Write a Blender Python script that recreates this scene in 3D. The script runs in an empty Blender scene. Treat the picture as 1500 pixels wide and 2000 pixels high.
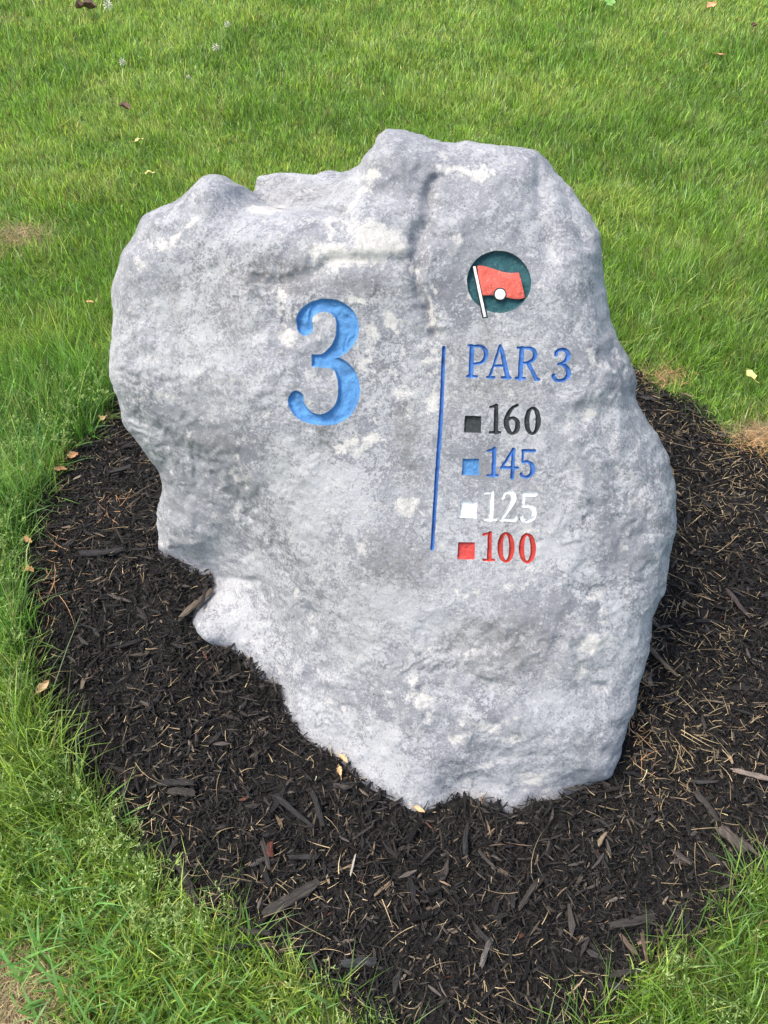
import bpy, math, random
import numpy as np
from mathutils import Vector
from mathutils.geometry import delaunay_2d_cdt

SC = bpy.context.scene
COL = SC.collection
rng = np.random.default_rng(7)
random.seed(7)

# ------------------------------------------------------------------ camera
cd = bpy.data.cameras.new('camera')
cam = bpy.data.objects.new('camera', cd)
COL.objects.link(cam)
cam.location = (0, 0, 1.55)
cam.rotation_euler = (math.radians(40), 0, 0)
cd.sensor_fit = 'VERTICAL'
cd.sensor_height = 24.0
cd.lens = 19.42
cd.clip_start = 0.02
cd.clip_end = 500
SC.camera = cam

# ------------------------------------------------------------------ light
SUN_EL, SUN_AZ = math.radians(63), math.radians(-98)      # azimuth from +y towards +x
w = bpy.data.worlds.new('World')
SC.world = w
w.use_nodes = True
nt = w.node_tree
bg = nt.nodes.get('Background') or nt.nodes.new('ShaderNodeBackground')
sky = nt.nodes.new('ShaderNodeTexSky')
sky.sky_type = 'NISHITA'
sky.sun_disc = False
sky.sun_elevation = SUN_EL
sky.sun_rotation = SUN_AZ
sky.air_density = 1.0
sky.dust_density = 3.0
sky.ozone_density = 1.0
nt.links.new(sky.outputs[0], bg.inputs[0])
bg.inputs[1].default_value = 0.15
ld = bpy.data.lights.new('sun', 'SUN')
ld.energy = 2.0
ld.angle = math.radians(24)
ld.color = (1.0, 0.95, 0.87)
sun = bpy.data.objects.new('sun', ld)
COL.objects.link(sun)
sd = Vector((math.sin(SUN_AZ)*math.cos(SUN_EL), math.cos(SUN_AZ)*math.cos(SUN_EL), math.sin(SUN_EL)))
sun.rotation_euler = sd.to_track_quat('Z', 'Y').to_euler()
sun.location = (0, 0, 6)
SC.view_settings.view_transform = 'Standard'
SC.view_settings.look = 'None'
SC.view_settings.gamma = 1
SC.view_settings.use_curve_mapping = False
SC.view_settings.exposure = 1.05

# ------------------------------------------------------------------ helpers
def hash3(ix, iy, iz, seed):
    h = (ix.astype(np.int64)*374761393 + iy.astype(np.int64)*668265263 + iz.astype(np.int64)*2147483647 + seed*974711) & 0xffffffff
    h = ((h ^ (h >> 13))*1274126177) & 0xffffffff
    h = ((h ^ (h >> 16))*2246822519) & 0xffffffff
    return ((h ^ (h >> 15)) & 0xffff)/65535.0

def noise(p, scale, seed=0):
    """value noise, -1..1, p is (n,3)"""
    q = p*scale + 137.2
    i = np.floor(q); f = q - i
    f = f*f*f*(f*(f*6-15)+10)
    i = i.astype(np.int64)
    r = 0
    for dx in (0, 1):
        wx = f[:, 0] if dx else 1-f[:, 0]
        for dy in (0, 1):
            wy = f[:, 1] if dy else 1-f[:, 1]
            for dz in (0, 1):
                wz = f[:, 2] if dz else 1-f[:, 2]
                r = r + wx*wy*wz*hash3(i[:, 0]+dx, i[:, 1]+dy, i[:, 2]+dz, seed)
    return r*2-1

def fbm(p, scale, octv=4, seed=0, gain=.5):
    a, s, r = 1.0, scale, 0
    for k in range(octv):
        r = r + a*noise(p, s, seed+k*11); a *= gain; s *= 2.03
    return r

def xyz(x, y, z=0):
    return np.stack([x, y, np.zeros_like(x)+z], 1)

def sstep(a, b, x):
    t = np.clip((x-a)/(b-a), 0, 1)
    return t*t*(3-2*t)

def tag(o, label=None, cat=None, group=None, kind=None):
    if label: o['label'] = label
    if cat: o['category'] = cat
    if group: o['group'] = group
    if kind: o['kind'] = kind
    return o

def mesh_np(name, V, F, mat, parent=None, smooth=True, nper=None):
    """V (n,3) float, F flat int index array, nper verts per face (int)"""
    me = bpy.data.meshes.new(name)
    V = np.ascontiguousarray(V, dtype=np.float32)
    F = np.ascontiguousarray(F, dtype=np.int32).ravel()
    me.vertices.add(len(V)); me.vertices.foreach_set('co', V.ravel())
    nf = len(F)//nper
    me.loops.add(len(F)); me.loops.foreach_set('vertex_index', F)
    me.polygons.add(nf)
    me.polygons.foreach_set('loop_start', np.arange(nf, dtype=np.int32)*nper)
    me.polygons.foreach_set('loop_total', np.full(nf, nper, dtype=np.int32))
    me.polygons.foreach_set('use_smooth', np.full(nf, smooth, dtype=bool))
    me.update(calc_edges=True)
    if mat: me.materials.append(mat)
    o = bpy.data.objects.new(name, me)
    COL.objects.link(o)
    if parent: o.parent = parent
    return o

def set_col(o, name, C):
    a = o.data.attributes.new(name, 'FLOAT_COLOR', 'POINT')
    C = np.ascontiguousarray(C, dtype=np.float32)
    if C.shape[1] == 3: C = np.concatenate([C, np.ones((len(C), 1), np.float32)], 1)
    a.data.foreach_set('color', C.ravel())

def poly_sdf(P, poly):
    """signed distance, + inside. P (n,2), poly (m,2)"""
    A = np.asarray(poly, float); Bq = np.roll(A, -1, 0)
    d = np.full(len(P), 1e9); ins = np.zeros(len(P), bool)
    for a, b in zip(A, Bq):
        ab = b-a; t = np.clip(((P-a)@ab)/max(ab@ab, 1e-12), 0, 1)
        q = P-a-t[:, None]*ab
        d = np.minimum(d, np.einsum('ij,ij->i', q, q))
        c = (a[1] > P[:, 1]) != (b[1] > P[:, 1])
        if abs(b[1]-a[1]) > 1e-12:
            xx = (b[0]-a[0])*(P[:, 1]-a[1])/(b[1]-a[1])+a[0]
            ins ^= c & (P[:, 0] < xx)
    return np.where(ins, 1, -1)*np.sqrt(d)

def line_dist(P, pts):
    d = np.full(len(P), 1e9)
    for a, b in zip(pts[:-1], pts[1:]):
        a = np.array(a); b = np.array(b); ab = b-a
        t = np.clip(((P-a)@ab)/max(ab@ab, 1e-12), 0, 1)
        q = P-a-t[:, None]*ab
        d = np.minimum(d, np.hypot(q[:, 0], q[:, 1]))
    return d

# ------------------------------------------------------------------ material helpers
def mat_new(name):
    m = bpy.data.materials.new(name); m.use_nodes = True
    t = m.node_tree; b = t.nodes['Principled BSDF']
    return m, t, b

def nd(t, typ, **kw):
    n = t.nodes.new(typ)
    for k, v in kw.items():
        if k in n.inputs: n.inputs[k].default_value = v
        else: setattr(n, k, v)
    return n

def noise_nd(t, vec, scale, detail=4, rough=.55, dist=0.0):
    n = t.nodes.new('ShaderNodeTexNoise')
    n.inputs['Scale'].default_value = scale; n.inputs['Detail'].default_value = detail
    n.inputs['Roughness'].default_value = rough; n.inputs['Distortion'].default_value = dist
    if vec is not None: t.links.new(vec, n.inputs['Vector'])
    return n.outputs['Fac']

def ramp(t, fac, stops):
    r = t.nodes.new('ShaderNodeValToRGB')
    e = r.color_ramp.elements
    while len(e) < len(stops): e.new(.5)
    for x, (p, c) in zip(e, stops):
        x.position = p; x.color = (c, c, c, 1) if isinstance(c, (int, float)) else (*c, 1)
    t.links.new(fac, r.inputs[0])
    return r.outputs[0]

def mix(t, fac, a, b, typ='MIX'):
    m = t.nodes.new('ShaderNodeMix'); m.data_type = 'RGBA'; m.blend_type = typ
    for s, v in ((m.inputs[0], fac), (m.inputs[6], a), (m.inputs[7], b)):
        if hasattr(v, 'links'): t.links.new(v, s)
        elif isinstance(v, (int, float)): s.default_value = v if s.type == 'VALUE' else (v, v, v, 1)
        else: s.default_value = (*v, 1)
    return m.outputs[2]

def mth(t, op, a, b=None, clamp=False):
    m = t.nodes.new('ShaderNodeMath'); m.operation = op; m.use_clamp = clamp
    for s, v in zip(m.inputs, (a, b)):
        if v is None: continue
        if hasattr(v, 'links'): t.links.new(v, s)
        else: s.default_value = v
    return m.outputs[0]

def bump(t, h, strength, dist, b, prev=None):
    n = t.nodes.new('ShaderNodeBump')
    n.inputs['Strength'].default_value = strength; n.inputs['Distance'].default_value = dist
    t.links.new(h, n.inputs['Height'])
    if prev is not None: t.links.new(prev, n.inputs['Normal'])
    if b is not None: t.links.new(n.outputs[0], b.inputs['Normal'])
    return n.outputs[0]

# ------------------------------------------------------------------ rock material
def rock_material():
    m, t, b = mat_new('limestone')
    tc = t.nodes.new('ShaderNodeTexCoord'); v = tc.outputs['Object']
    at = t.nodes.new('ShaderNodeAttribute'); at.attribute_name = 'marks'
    sp = t.nodes.new('ShaderNodeSeparateColor'); t.links.new(at.outputs['Color'], sp.inputs[0])
    cream, stain, dark = sp.outputs[0], sp.outputs[1], sp.outputs[2]
    crust = at.outputs['Alpha']
    big = noise_nd(t, v, 5, 6, .6, .4)
    base = ramp(t, big, [(.38, (.235, .238, .25)), (.5, (.28, .283, .295)), (.62, (.335, .337, .347))])
    # tone patches
    p2 = noise_nd(t, v, 9, 10, .74, .5)
    base = mix(t, ramp(t, p2, [(.47, 0.0), (.58, .8)]), base, (.37, .372, .378))
    p3 = noise_nd(t, v, 26, 10, .78, .8)
    base = mix(t, ramp(t, p3, [(.39, .7), (.47, 0.0)]), base, (.20, .203, .217))
    # fine white crust that breaks into specks
    f1 = noise_nd(t, v, 190, 4, .8, .2)
    f2 = noise_nd(t, v, 34, 7, .7, .5)
    k = mth(t, 'ADD', mth(t, 'MULTIPLY', f1, .75), mth(t, 'MULTIPLY', f2, .6))
    k = mth(t, 'ADD', k, mth(t, 'MULTIPLY', mth(t, 'SUBTRACT', crust, .25), .20))
    spk = ramp(t, k, [(.70, 0.0), (.75, .9)])
    base = mix(t, spk, base, (.50, .50, .495))
    # grey-brown stain shows between the specks
    f3 = noise_nd(t, v, 120, 5, .7)
    sk = mth(t, 'MULTIPLY', stain, ramp(t, f3, [(.38, 1.0), (.62, .15)]))
    base = mix(t, sk, base, (.165, .148, .120))
    # random small cream flakes + placed cream areas
    c1 = noise_nd(t, v, 22, 12, .74, .15)
    fl = ramp(t, c1, [(.585, 0.0), (.63, .85)])
    cr = mth(t, 'MULTIPLY', cream, 1.0)
    ck = mth(t, 'ADD', cr, mth(t, 'MULTIPLY', mth(t, 'SUBTRACT', noise_nd(t, v, 34, 12, .80, .2), .5), 3.2))
    pl = ramp(t, ck, [(.44, 0.0), (.70, .95)])
    base = mix(t, mth(t, 'MAXIMUM', mth(t, 'MULTIPLY', fl, .8), pl), base, (.66, .63, .57))
    # dark pits, and shade painted along the creases
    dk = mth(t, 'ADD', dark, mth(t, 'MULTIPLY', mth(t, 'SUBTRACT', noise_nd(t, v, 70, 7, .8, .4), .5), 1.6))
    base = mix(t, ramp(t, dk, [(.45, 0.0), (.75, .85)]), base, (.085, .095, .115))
    pits = noise_nd(t, v, 95, 6, .8, .2)
    base = mix(t, ramp(t, pits, [(.25, .75), (.33, 0.0)]), base, (.16, .17, .19))
    grain = noise_nd(t, v, 340, 5, .85)
    base = mix(t, 1.0, base, ramp(t, grain, [(.36, .78), (.64, 1.16)]), 'MULTIPLY')
    base = mix(t, 1.0, base, (1.0, 1.0, 1.012), 'MULTIPLY')
    t.links.new(base, b.inputs['Base Color'])
    b.inputs['Roughness'].default_value = .82
    b.inputs['Specular IOR Level'].default_value = .35
    h1 = noise_nd(t, v, 45, 9, .68, .3)
    n1 = bump(t, h1, .6, .007, None)
    h2 = noise_nd(t, v, 240, 8, .82)
    n2 = bump(t, h2, 1.0, .0036, None, n1)
    bump(t, spk, .35, .0012, b, n2)
    return m

def paint_material(name, col, wear=.35, wearcol=None, thr=.6):
    m, t, b = mat_new(name)
    tc = t.nodes.new('ShaderNodeTexCoord'); v = tc.outputs['Object']
    a = noise_nd(t, v, 40, 5, .6)
    c0 = tuple(x*.72 for x in col); c1 = tuple(min(1, x*1.22+.01) for x in col)
    c = ramp(t, a, [(.3, c0), (.52, col), (.72, c1)])
    d = noise_nd(t, v, 330, 4, .8)
    wc = wearcol or tuple(x*.35 for x in col)
    c = mix(t, ramp(t, d, [(thr, 0.0), (thr+.08, wear)]), c, wc)
    e = noise_nd(t, v, 170, 8, .85, .4)
    c = mix(t, ramp(t, e, [(.585, 0.0), (.64, .5)]), c, (.30, .30, .30))
    t.links.new(c, b.inputs['Base Color'])
    b.inputs['Roughness'].default_value = .8
    bump(t, noise_nd(t, v, 260, 8, .8), .9, .0022, b)
    return m

ROCK = rock_material()
BLUE = paint_material('blue_paint', (.085, .255, .50), .7, (.02, .07, .2), .56)
DBLUE = paint_material('royal_blue_paint', (.042, .145, .40), .45)
BLACKP = paint_material('black_paint', (.022, .028, .028), .45, (.12, .13, .12), .58)
WHITEP = paint_material('white_paint', (.80, .80, .78), .75, (.36, .35, .33), .54)
REDP = paint_material('red_paint', (.42, .035, .024), .45, (.2, .02, .015))
RED2 = paint_material('bright_red_paint', (.52, .045, .035), .6, (.30, .13, .11), .54)
SALMON = paint_material('salmon_paint', (.60, .095, .065), .7, (.75, .36, .28), .57)
TEAL = paint_material('teal_paint', (.014, .085, .095), .9, (.003, .014, .018), .54)
OUTL = paint_material('dark_outline_paint', (.008, .014, .014), .3, (.03, .03, .03))

# ------------------------------------------------------------------ the ground's height
def gz(x, y):
    base = .08*np.exp(-((x+.48)**2+(y-1.12)**2)/.32**2)
    return base

def P2(x, y): return np.stack([x, y], 1)

# bed outline in metres on the ground
BED = np.array([[-0.743,1.715],[-0.763,1.561],[-0.818,1.409],[-0.852,1.238],[-0.833,1.085],[-0.757,0.912],[-0.672,0.752],[-0.588,0.629],[-0.512,0.543],[-0.414,0.471],[-0.303,0.394],[-0.218,0.345],[-0.128,0.307],[-0.059,0.262],[-0.008,0.219],[0.032,0.184],[0.008,0.144],[0.12,0.164],[0.218,0.181],[0.304,0.219],[0.405,0.276],[0.493,0.33],[0.581,0.369],[0.651,0.428],[0.721,0.48],[0.943,0.652],[1.32,0.95],[1.36,1.2],[1.233,1.419],[1.065,1.464],[0.968,1.491],[0.916,1.543],[0.858,1.635],[0.783,1.737],[0.71,1.835],[0.55,1.86],[0.2,1.84],[-0.25,1.84],[-0.6,1.8]])
def bed_sdf(x, y):
    d = poly_sdf(P2(x, y), BED)
    return d + .018*noise(xyz(x, y), 9, 3) + .010*noise(xyz(x, y), 25, 4)

# ------------------------------------------------------------------ the rock
LE, PSI = math.radians(38), math.radians(4)
O_ = np.array([0, .565, 0.])
S_ = np.array([math.cos(PSI), -math.sin(PSI), 0]); B_ = np.array([math.sin(PSI), math.cos(PSI), 0]); Z_ = np.array([0, 0, 1.])
T_ = B_*math.sin(LE)+Z_*math.cos(LE); N_ = -B_*math.cos(LE)+Z_*math.sin(LE)
def world(s, t, n): return O_ + s[:, None]*S_ + t[:, None]*T_ + n[:, None]*N_

SIL = np.array([[-0.5472,0.3754,-0.39,0.05],[-0.5373,0.4713,-0.36,0.07],[-0.5142,0.5594,-0.32,0.08],[-0.5319,0.619,-0.28,0.09],[-0.5506,0.6587,-0.25,0.1],[-0.5581,0.7067,-0.23,0.1],[-0.561,0.7377,-0.22,0.1],[-0.5668,0.7783,-0.2,0.1],[-0.5638,0.8274,-0.19,0.1],[-0.5537,0.8803,-0.18,0.1],[-0.5558,0.9178,-0.18,0.1],[-0.5462,0.9547,-0.17,0.1],[-0.5281,0.9957,-0.16,0.1],[-0.5015,1.0326,-0.16,0.1],[-0.4897,1.058,-0.16,0.1],[-0.4663,1.0751,-0.15,0.1],[-0.4333,1.0937,-0.15,0.1],[-0.4006,1.1123,-0.14,0.09],[-0.3747,1.1329,-0.14,0.09],[-0.3564,1.1386,-0.14,0.09],[-0.338,1.1358,-0.14,0.08],[-0.3178,1.1237,-0.14,0.07],[-0.3035,1.119,-0.15,0.05],[-0.2967,1.1181,-0.17,0.03],[-0.2956,1.1346,-0.2,0.03],[-0.2902,1.149,-0.21,0.03],[-0.2598,1.1535,-0.21,0.04],[-0.2219,1.1557,-0.21,0.04],[-0.184,1.1578,-0.21,0.04],[-0.1653,1.1646,-0.21,0.04],[-0.1406,1.1627,-0.2,0.04],[-0.1099,1.1651,-0.17,0.05],[-0.0999,1.1606,-0.14,0.06],[-0.0906,1.1712,-0.12,0.07],[-0.0736,1.1866,-0.12,0.08],[-0.0671,1.2,-0.12,0.08],[-0.05,1.2111,-0.12,0.08],[-0.0282,1.2151,-0.12,0.08],[-0.0018,1.2118,-0.12,0.08],[0.025,1.2012,-0.12,0.08],[0.0557,1.1997,-0.12,0.08],[0.0859,1.2047,-0.12,0.08],[0.1123,1.1998,-0.12,0.09],[0.1479,1.2014,-0.13,0.09],[0.1788,1.1967,-0.13,0.1],[0.2037,1.1909,-0.13,0.1],[0.2238,1.1753,-0.14,0.1],[0.2405,1.155,-0.14,0.1],[0.2669,1.135,-0.14,0.1],[0.2857,1.1118,-0.15,0.11],[0.3055,1.0912,-0.15,0.11],[0.3225,1.0617,-0.15,0.11],[0.3303,1.0274,-0.15,0.11],[0.3404,0.9884,-0.15,0.11],[0.3488,0.9577,-0.15,0.11],[0.3578,0.9224,-0.15,0.11],[0.3695,0.8869,-0.15,0.11],[0.3937,0.8561,-0.15,0.11],[0.4089,0.8155,-0.15,0.11],[0.416,0.7834,-0.15,0.11],[0.4351,0.7516,-0.15,0.11],[0.4613,0.7247,-0.15,0.11],[0.4822,0.6877,-0.15,0.11],[0.4895,0.6642,-0.15,0.11],[0.5045,0.6312,-0.15,0.11],[0.5121,0.5731,-0.15,0.1],[0.5119,0.5335,-0.15,0.1],[0.5071,0.4832,-0.15,0.1],[0.5043,0.4221,-0.15,0.1],[0.4877,0.373,-0.14,0.09],[0.4837,0.3142,-0.13,0.09],[0.474,0.2548,-0.12,0.08],[0.4684,0.2114,-0.11,0.08],[0.4542,0.1567,-0.1,0.07],[0.4404,0.1072,-0.09,0.06],[0.427,0.074,-0.08,0.05]])
CON = np.array([[0.4166,0.0518,-0.0663],[0.3667,0.0417,-0.0533],[0.3267,0.0296,-0.0379],[0.278,0.0227,-0.029],[0.239,0.0103,-0.0132],[0.1817,0.0186,-0.0237],[0.1315,0.0213,-0.027],[0.1049,0.0106,-0.0133],[0.0671,0.0007,-0.0005],[0.0279,0.0097,-0.0119],[-0.0119,0.0196,-0.0241],[-0.064,0.0425,-0.0521],[-0.1074,0.0649,-0.0785],[-0.1521,0.0789,-0.0935],[-0.184,0.0967,-0.1124],[-0.2187,0.1268,-0.1434],[-0.2269,0.1468,-0.1643],[-0.2829,0.1775,-0.1884],[-0.3428,0.2149,-0.2146],[-0.3993,0.235,-0.2238],[-0.4501,0.2359,-0.2187],[-0.4326,0.2779,-0.2574],[-0.4068,0.3201,-0.3023],[-0.4157,0.3377,-0.319],[-0.4533,0.3446,-0.32],[-0.4979,0.363,-0.3364]])
CTL = np.array([[-0.13,0.832,0.0],[-0.1664,0.9136,0.0],[-0.197,0.7263,0.0],[-0.0277,0.8365,-0.004],[0.1691,0.9274,0.0],[0.1078,0.9733,0.0],[0.1996,0.9609,0.0],[0.1764,0.829,0.0],[0.2604,0.8327,-0.002],[0.1237,0.7332,0.0],[0.2174,0.7378,0.0],[0.1377,0.5207,0.0],[0.2343,0.5263,0.0],[0.056,0.7126,0.0],[0.0669,0.5167,0.0],[-0.0199,0.665,0.0],[-0.0657,0.4813,0.0],[-0.1236,0.5679,-0.01],[0.124,0.3073,0.012],[0.0382,0.1998,0.005],[0.2252,0.1653,0.01],[0.2826,0.3628,0.005],[0.31,0.767,-0.01],[0.2758,0.9648,-0.015],[0.3719,0.5929,-0.02],[0.3819,0.311,-0.02],[0.2891,0.5019,0.0],[-0.2981,0.9087,-0.015],[-0.4042,0.9397,-0.05],[-0.4268,0.8174,-0.06],[-0.3076,0.7717,-0.02],[-0.3582,0.6741,-0.075],[-0.4565,0.7236,-0.09],[-0.317,0.587,-0.1],[-0.4347,0.5682,-0.17],[-0.4131,0.251,-0.215],[-0.4296,0.4426,-0.22],[-0.315,0.4591,-0.18],[-0.2087,0.4352,-0.1],[-0.1447,0.378,-0.07],[-0.2887,0.3008,-0.21],[-0.1678,0.2336,-0.12],[-0.0585,0.1664,-0.05],[-0.3232,1.0669,-0.045],[-0.2037,0.9942,-0.01],[-0.0264,1.1539,-0.03],[-0.0213,1.0641,-0.005],[0.0736,1.1416,-0.03],[0.1181,1.069,-0.005],[0.1997,1.1068,-0.03],[-0.2615,1.0522,-0.04],[-0.1742,1.058,-0.03],[-0.1055,1.0631,-0.02],[-0.1902,1.1136,-0.13],[-0.2463,1.109,-0.14],[-0.1328,1.1148,-0.1]])
GROOVES = [[[[0.0331,1.1241],[0.0256,1.0813],[0.0137,1.0259],[0.0124,0.9699],[0.0233,0.9216],[0.0363,0.8851]],0.009,0.013,0.01],[[[-0.0914,1.1343],[-0.0649,1.0961],[-0.0061,1.0824],[0.033,1.1268]],0.02,0.006,0.008],[[[-0.5008,0.6991],[-0.4257,0.6607],[-0.3597,0.6217],[-0.3025,0.5433],[-0.2347,0.474],[-0.1756,0.403],[-0.1551,0.3538]],0.02,0.008,0.01],[[[-0.2705,1.0987],[-0.2399,1.0818],[-0.1964,1.0776],[-0.1444,1.0737],[-0.1165,1.0682]],0.01,0.016,0.004],[[[-0.1187,1.0708],[-0.1041,1.1043],[-0.0967,1.1413]],0.008,0.008,0.004],[[[-0.2457,0.956],[-0.2028,0.9454],[-0.1692,0.9713],[-0.1018,0.982],[-0.0094,0.9855]],0.012,0.008,0.01],[[[0.2041,1.1536],[0.2063,1.107],[0.2128,1.0679],[0.2282,1.0125]],0.014,0.009,0.006],[[[0.2482,1.1163],[0.2681,1.0777],[0.2889,1.0308]],0.01,0.007,0.006],[[[0.3218,0.351],[0.3366,0.3081],[0.358,0.275],[0.3857,0.2719]],0.008,0.008,0.004],[[[-0.2144,0.9849],[-0.2095,0.9446],[-0.2035,0.8956],[-0.1992,0.8458]],0.005,0.004,0.004],[[[0.3451,0.8603],[0.3693,0.8355],[0.3936,0.7931]],0.012,0.008,0.005],[[[0.3052,0.7651],[0.3549,0.6975],[0.4055,0.6288],[0.4306,0.5574]],0.02,0.006,0.01],[[[-0.3953,0.3426],[-0.3302,0.3633],[-0.2763,0.3776]],0.012,0.01,0.006],[[[-0.1678,0.3564],[-0.1262,0.2761],[-0.1441,0.2009]],0.03,0.008,0.01],[[[0.0542,0.2485],[0.0679,0.1995]],0.008,0.004,0.004],[[[0.0962,0.161],[0.1917,0.1271],[0.2834,0.144]],0.02,0.005,0.01]]
MARKS = [[0,-0.052,1.015,0.0621,0.0355,1],[0,-0.1267,1.0042,0.05,0.0175,0.9],[0,-0.093,0.9975,0.0749,0.0238,0.8],[0,-0.4124,1.0067,0.0397,0.0183,0.8],[0,-0.455,0.9731,0.036,0.0154,0.6],[0,-0.2509,1.0767,0.0362,0.0105,1],[0,-0.071,1.1251,0.0208,0.0141,0.9],[0,-0.0742,1.1014,0.0184,0.0205,0.6],[0,0.0187,0.5913,0.0352,0.0161,0.8],[0,0.0194,0.5778,0.0194,0.0162,0.8],[0,0.0596,0.2339,0.0258,0.0218,0.75],[0,-0.1995,0.8625,0.0172,0.0208,0.9],[0,-0.2138,0.9444,0.0085,0.0485,0.6],[0,-0.2834,0.5984,0.0115,0.0269,0.6],[0,0.3596,0.3611,0.0443,0.0237,0.7],[0,0.3378,0.3067,0.0125,0.0336,0.8],[0,0.2697,0.0835,0.0297,0.0164,0.85],[0,0.2258,0.1703,0.023,0.012,0.7],[0,0.124,0.163,0.0232,0.0141,0.65],[0,0.1838,0.106,0.0168,0.0143,0.7],[0,0.044,0.2676,0.0239,0.0137,0.6],[0,0.032,0.8392,0.0169,0.0373,0.6],[0,-0.0304,0.9028,0.0253,0.0204,0.6],[0,-0.0635,0.885,0.0254,0.0115,0.6],[0,0.0001,0.7957,0.0256,0.0337,0.5],[0,-0.0733,0.6887,0.0349,0.0192,0.55],[0,0.0482,1.1428,0.0242,0.0106,0.6],[0,0.1211,1.1376,0.0128,0.0227,0.6],[0,0.2298,1.0877,0.0161,0.0457,0.4],[0,-0.4434,0.7526,0.0327,0.0128,0.6],[0,0.3688,0.8398,0.0172,0.0189,0.6],[0,0.3088,0.7593,0.0294,0.0186,0.5],[0,0.2548,0.4907,0.0307,0.011,0.6],[0,0.1945,0.4687,0.0221,0.0231,0.5],[0,0.1164,0.4359,0.0312,0.0233,0.5],[0,0.0458,0.5793,0.0264,0.0126,0.5],[0,0.1868,0.1977,0.0367,0.0199,0.5],[0,0.2583,0.9472,0.0246,0.0112,0.4],[0,-0.166,0.8972,0.0255,0.0099,0.5],[0,-0.2523,0.9673,0.0169,0.0113,0.3],[1,0.0079,0.7232,0.0276,0.06,0.9],[1,0.015,0.6668,0.0217,0.0523,0.7],[1,0.0107,0.4811,0.0758,0.0552,0.85],[1,-0.2352,0.9598,0.0803,0.0363,0.75],[1,-0.3031,0.908,0.06,0.0654,0.5],[1,-0.4045,0.9141,0.0197,0.0426,0.7],[1,0.1307,0.8809,0.0134,0.0408,0.8],[1,0.1454,0.7897,0.0718,0.0269,0.75],[1,0.1859,0.3403,0.1167,0.0571,0.8],[1,-0.1263,0.7036,0.0157,0.0434,0.75],[1,-0.078,0.8175,0.0428,0.0335,0.3],[1,0.0773,0.7908,0.034,0.0999,0.5],[1,-0.0829,0.9496,0.0587,0.0242,0.5],[1,0.1912,0.6318,0.0259,0.0264,0.4],[1,-0.3459,0.6716,0.057,0.0236,0.5],[1,-0.1921,0.4645,0.0363,0.0327,0.4],[1,0.1945,0.5874,0.0521,0.0883,0.35],[1,-0.069,0.319,0.0368,0.0291,0.4],[1,-0.193,1.1081,0.0686,0.0206,1.0],[1,-0.2353,1.1333,0.0559,0.0105,0.7],[1,-0.0845,0.7576,0.0156,0.0511,0.4],[1,0.1449,0.6735,0.0172,0.0777,0.3],[2,0.0338,1.1102,0.0227,0.0168,0.6],[2,0.0265,1.0651,0.0147,0.031,0.5],[2,0.0213,0.9132,0.0184,0.0244,0.65],[2,0.0007,0.8712,0.0295,0.0148,0.55],[2,-0.0356,0.8278,0.0222,0.0184,0.6],[2,-0.0367,0.7513,0.0259,0.0188,0.45],[2,-0.4099,0.6508,0.0476,0.0114,0.5],[2,-0.3388,0.6084,0.0386,0.0135,0.5],[2,-0.1538,0.3814,0.0128,0.021,0.4],[2,-0.1105,0.1565,0.0208,0.0224,0.35],[2,0.0185,0.1196,0.0188,0.0123,0.6],[2,0.0891,0.1196,0.0131,0.0102,0.5],[2,0.3046,1.0375,0.0084,0.0241,0.5],[2,-0.1259,1.073,0.012,0.0049,0.6],[2,-0.0663,0.9544,0.0168,0.0081,0.3],[2,-0.3715,0.354,0.019,0.0109,0.3],[2,-0.2313,1.0903,0.026,0.0065,0.4],[2,-0.495,0.8677,0.0168,0.0072,0.4],[2,-0.4746,0.7689,0.0245,0.0092,0.4],[2,0.314,0.4198,0.0124,0.0075,0.3],[2,-0.2644,0.2167,0.0149,0.0112,0.4],[3,-0.1235,0.6062,0.1324,0.0974,1],[3,-0.3202,0.8066,0.0957,0.1007,0.75],[3,0.3123,0.2364,0.0994,0.0779,0.85],[3,-0.123,0.8824,0.1017,0.0817,0.5],[3,-0.0605,0.339,0.1096,0.1143,0.8],[3,0.1548,0.8942,0.0747,0.0567,0.7],[3,0.1601,1.0465,0.1052,0.0694,0.4],[3,-0.2655,0.507,0.0725,0.0644,0.6]]
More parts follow.
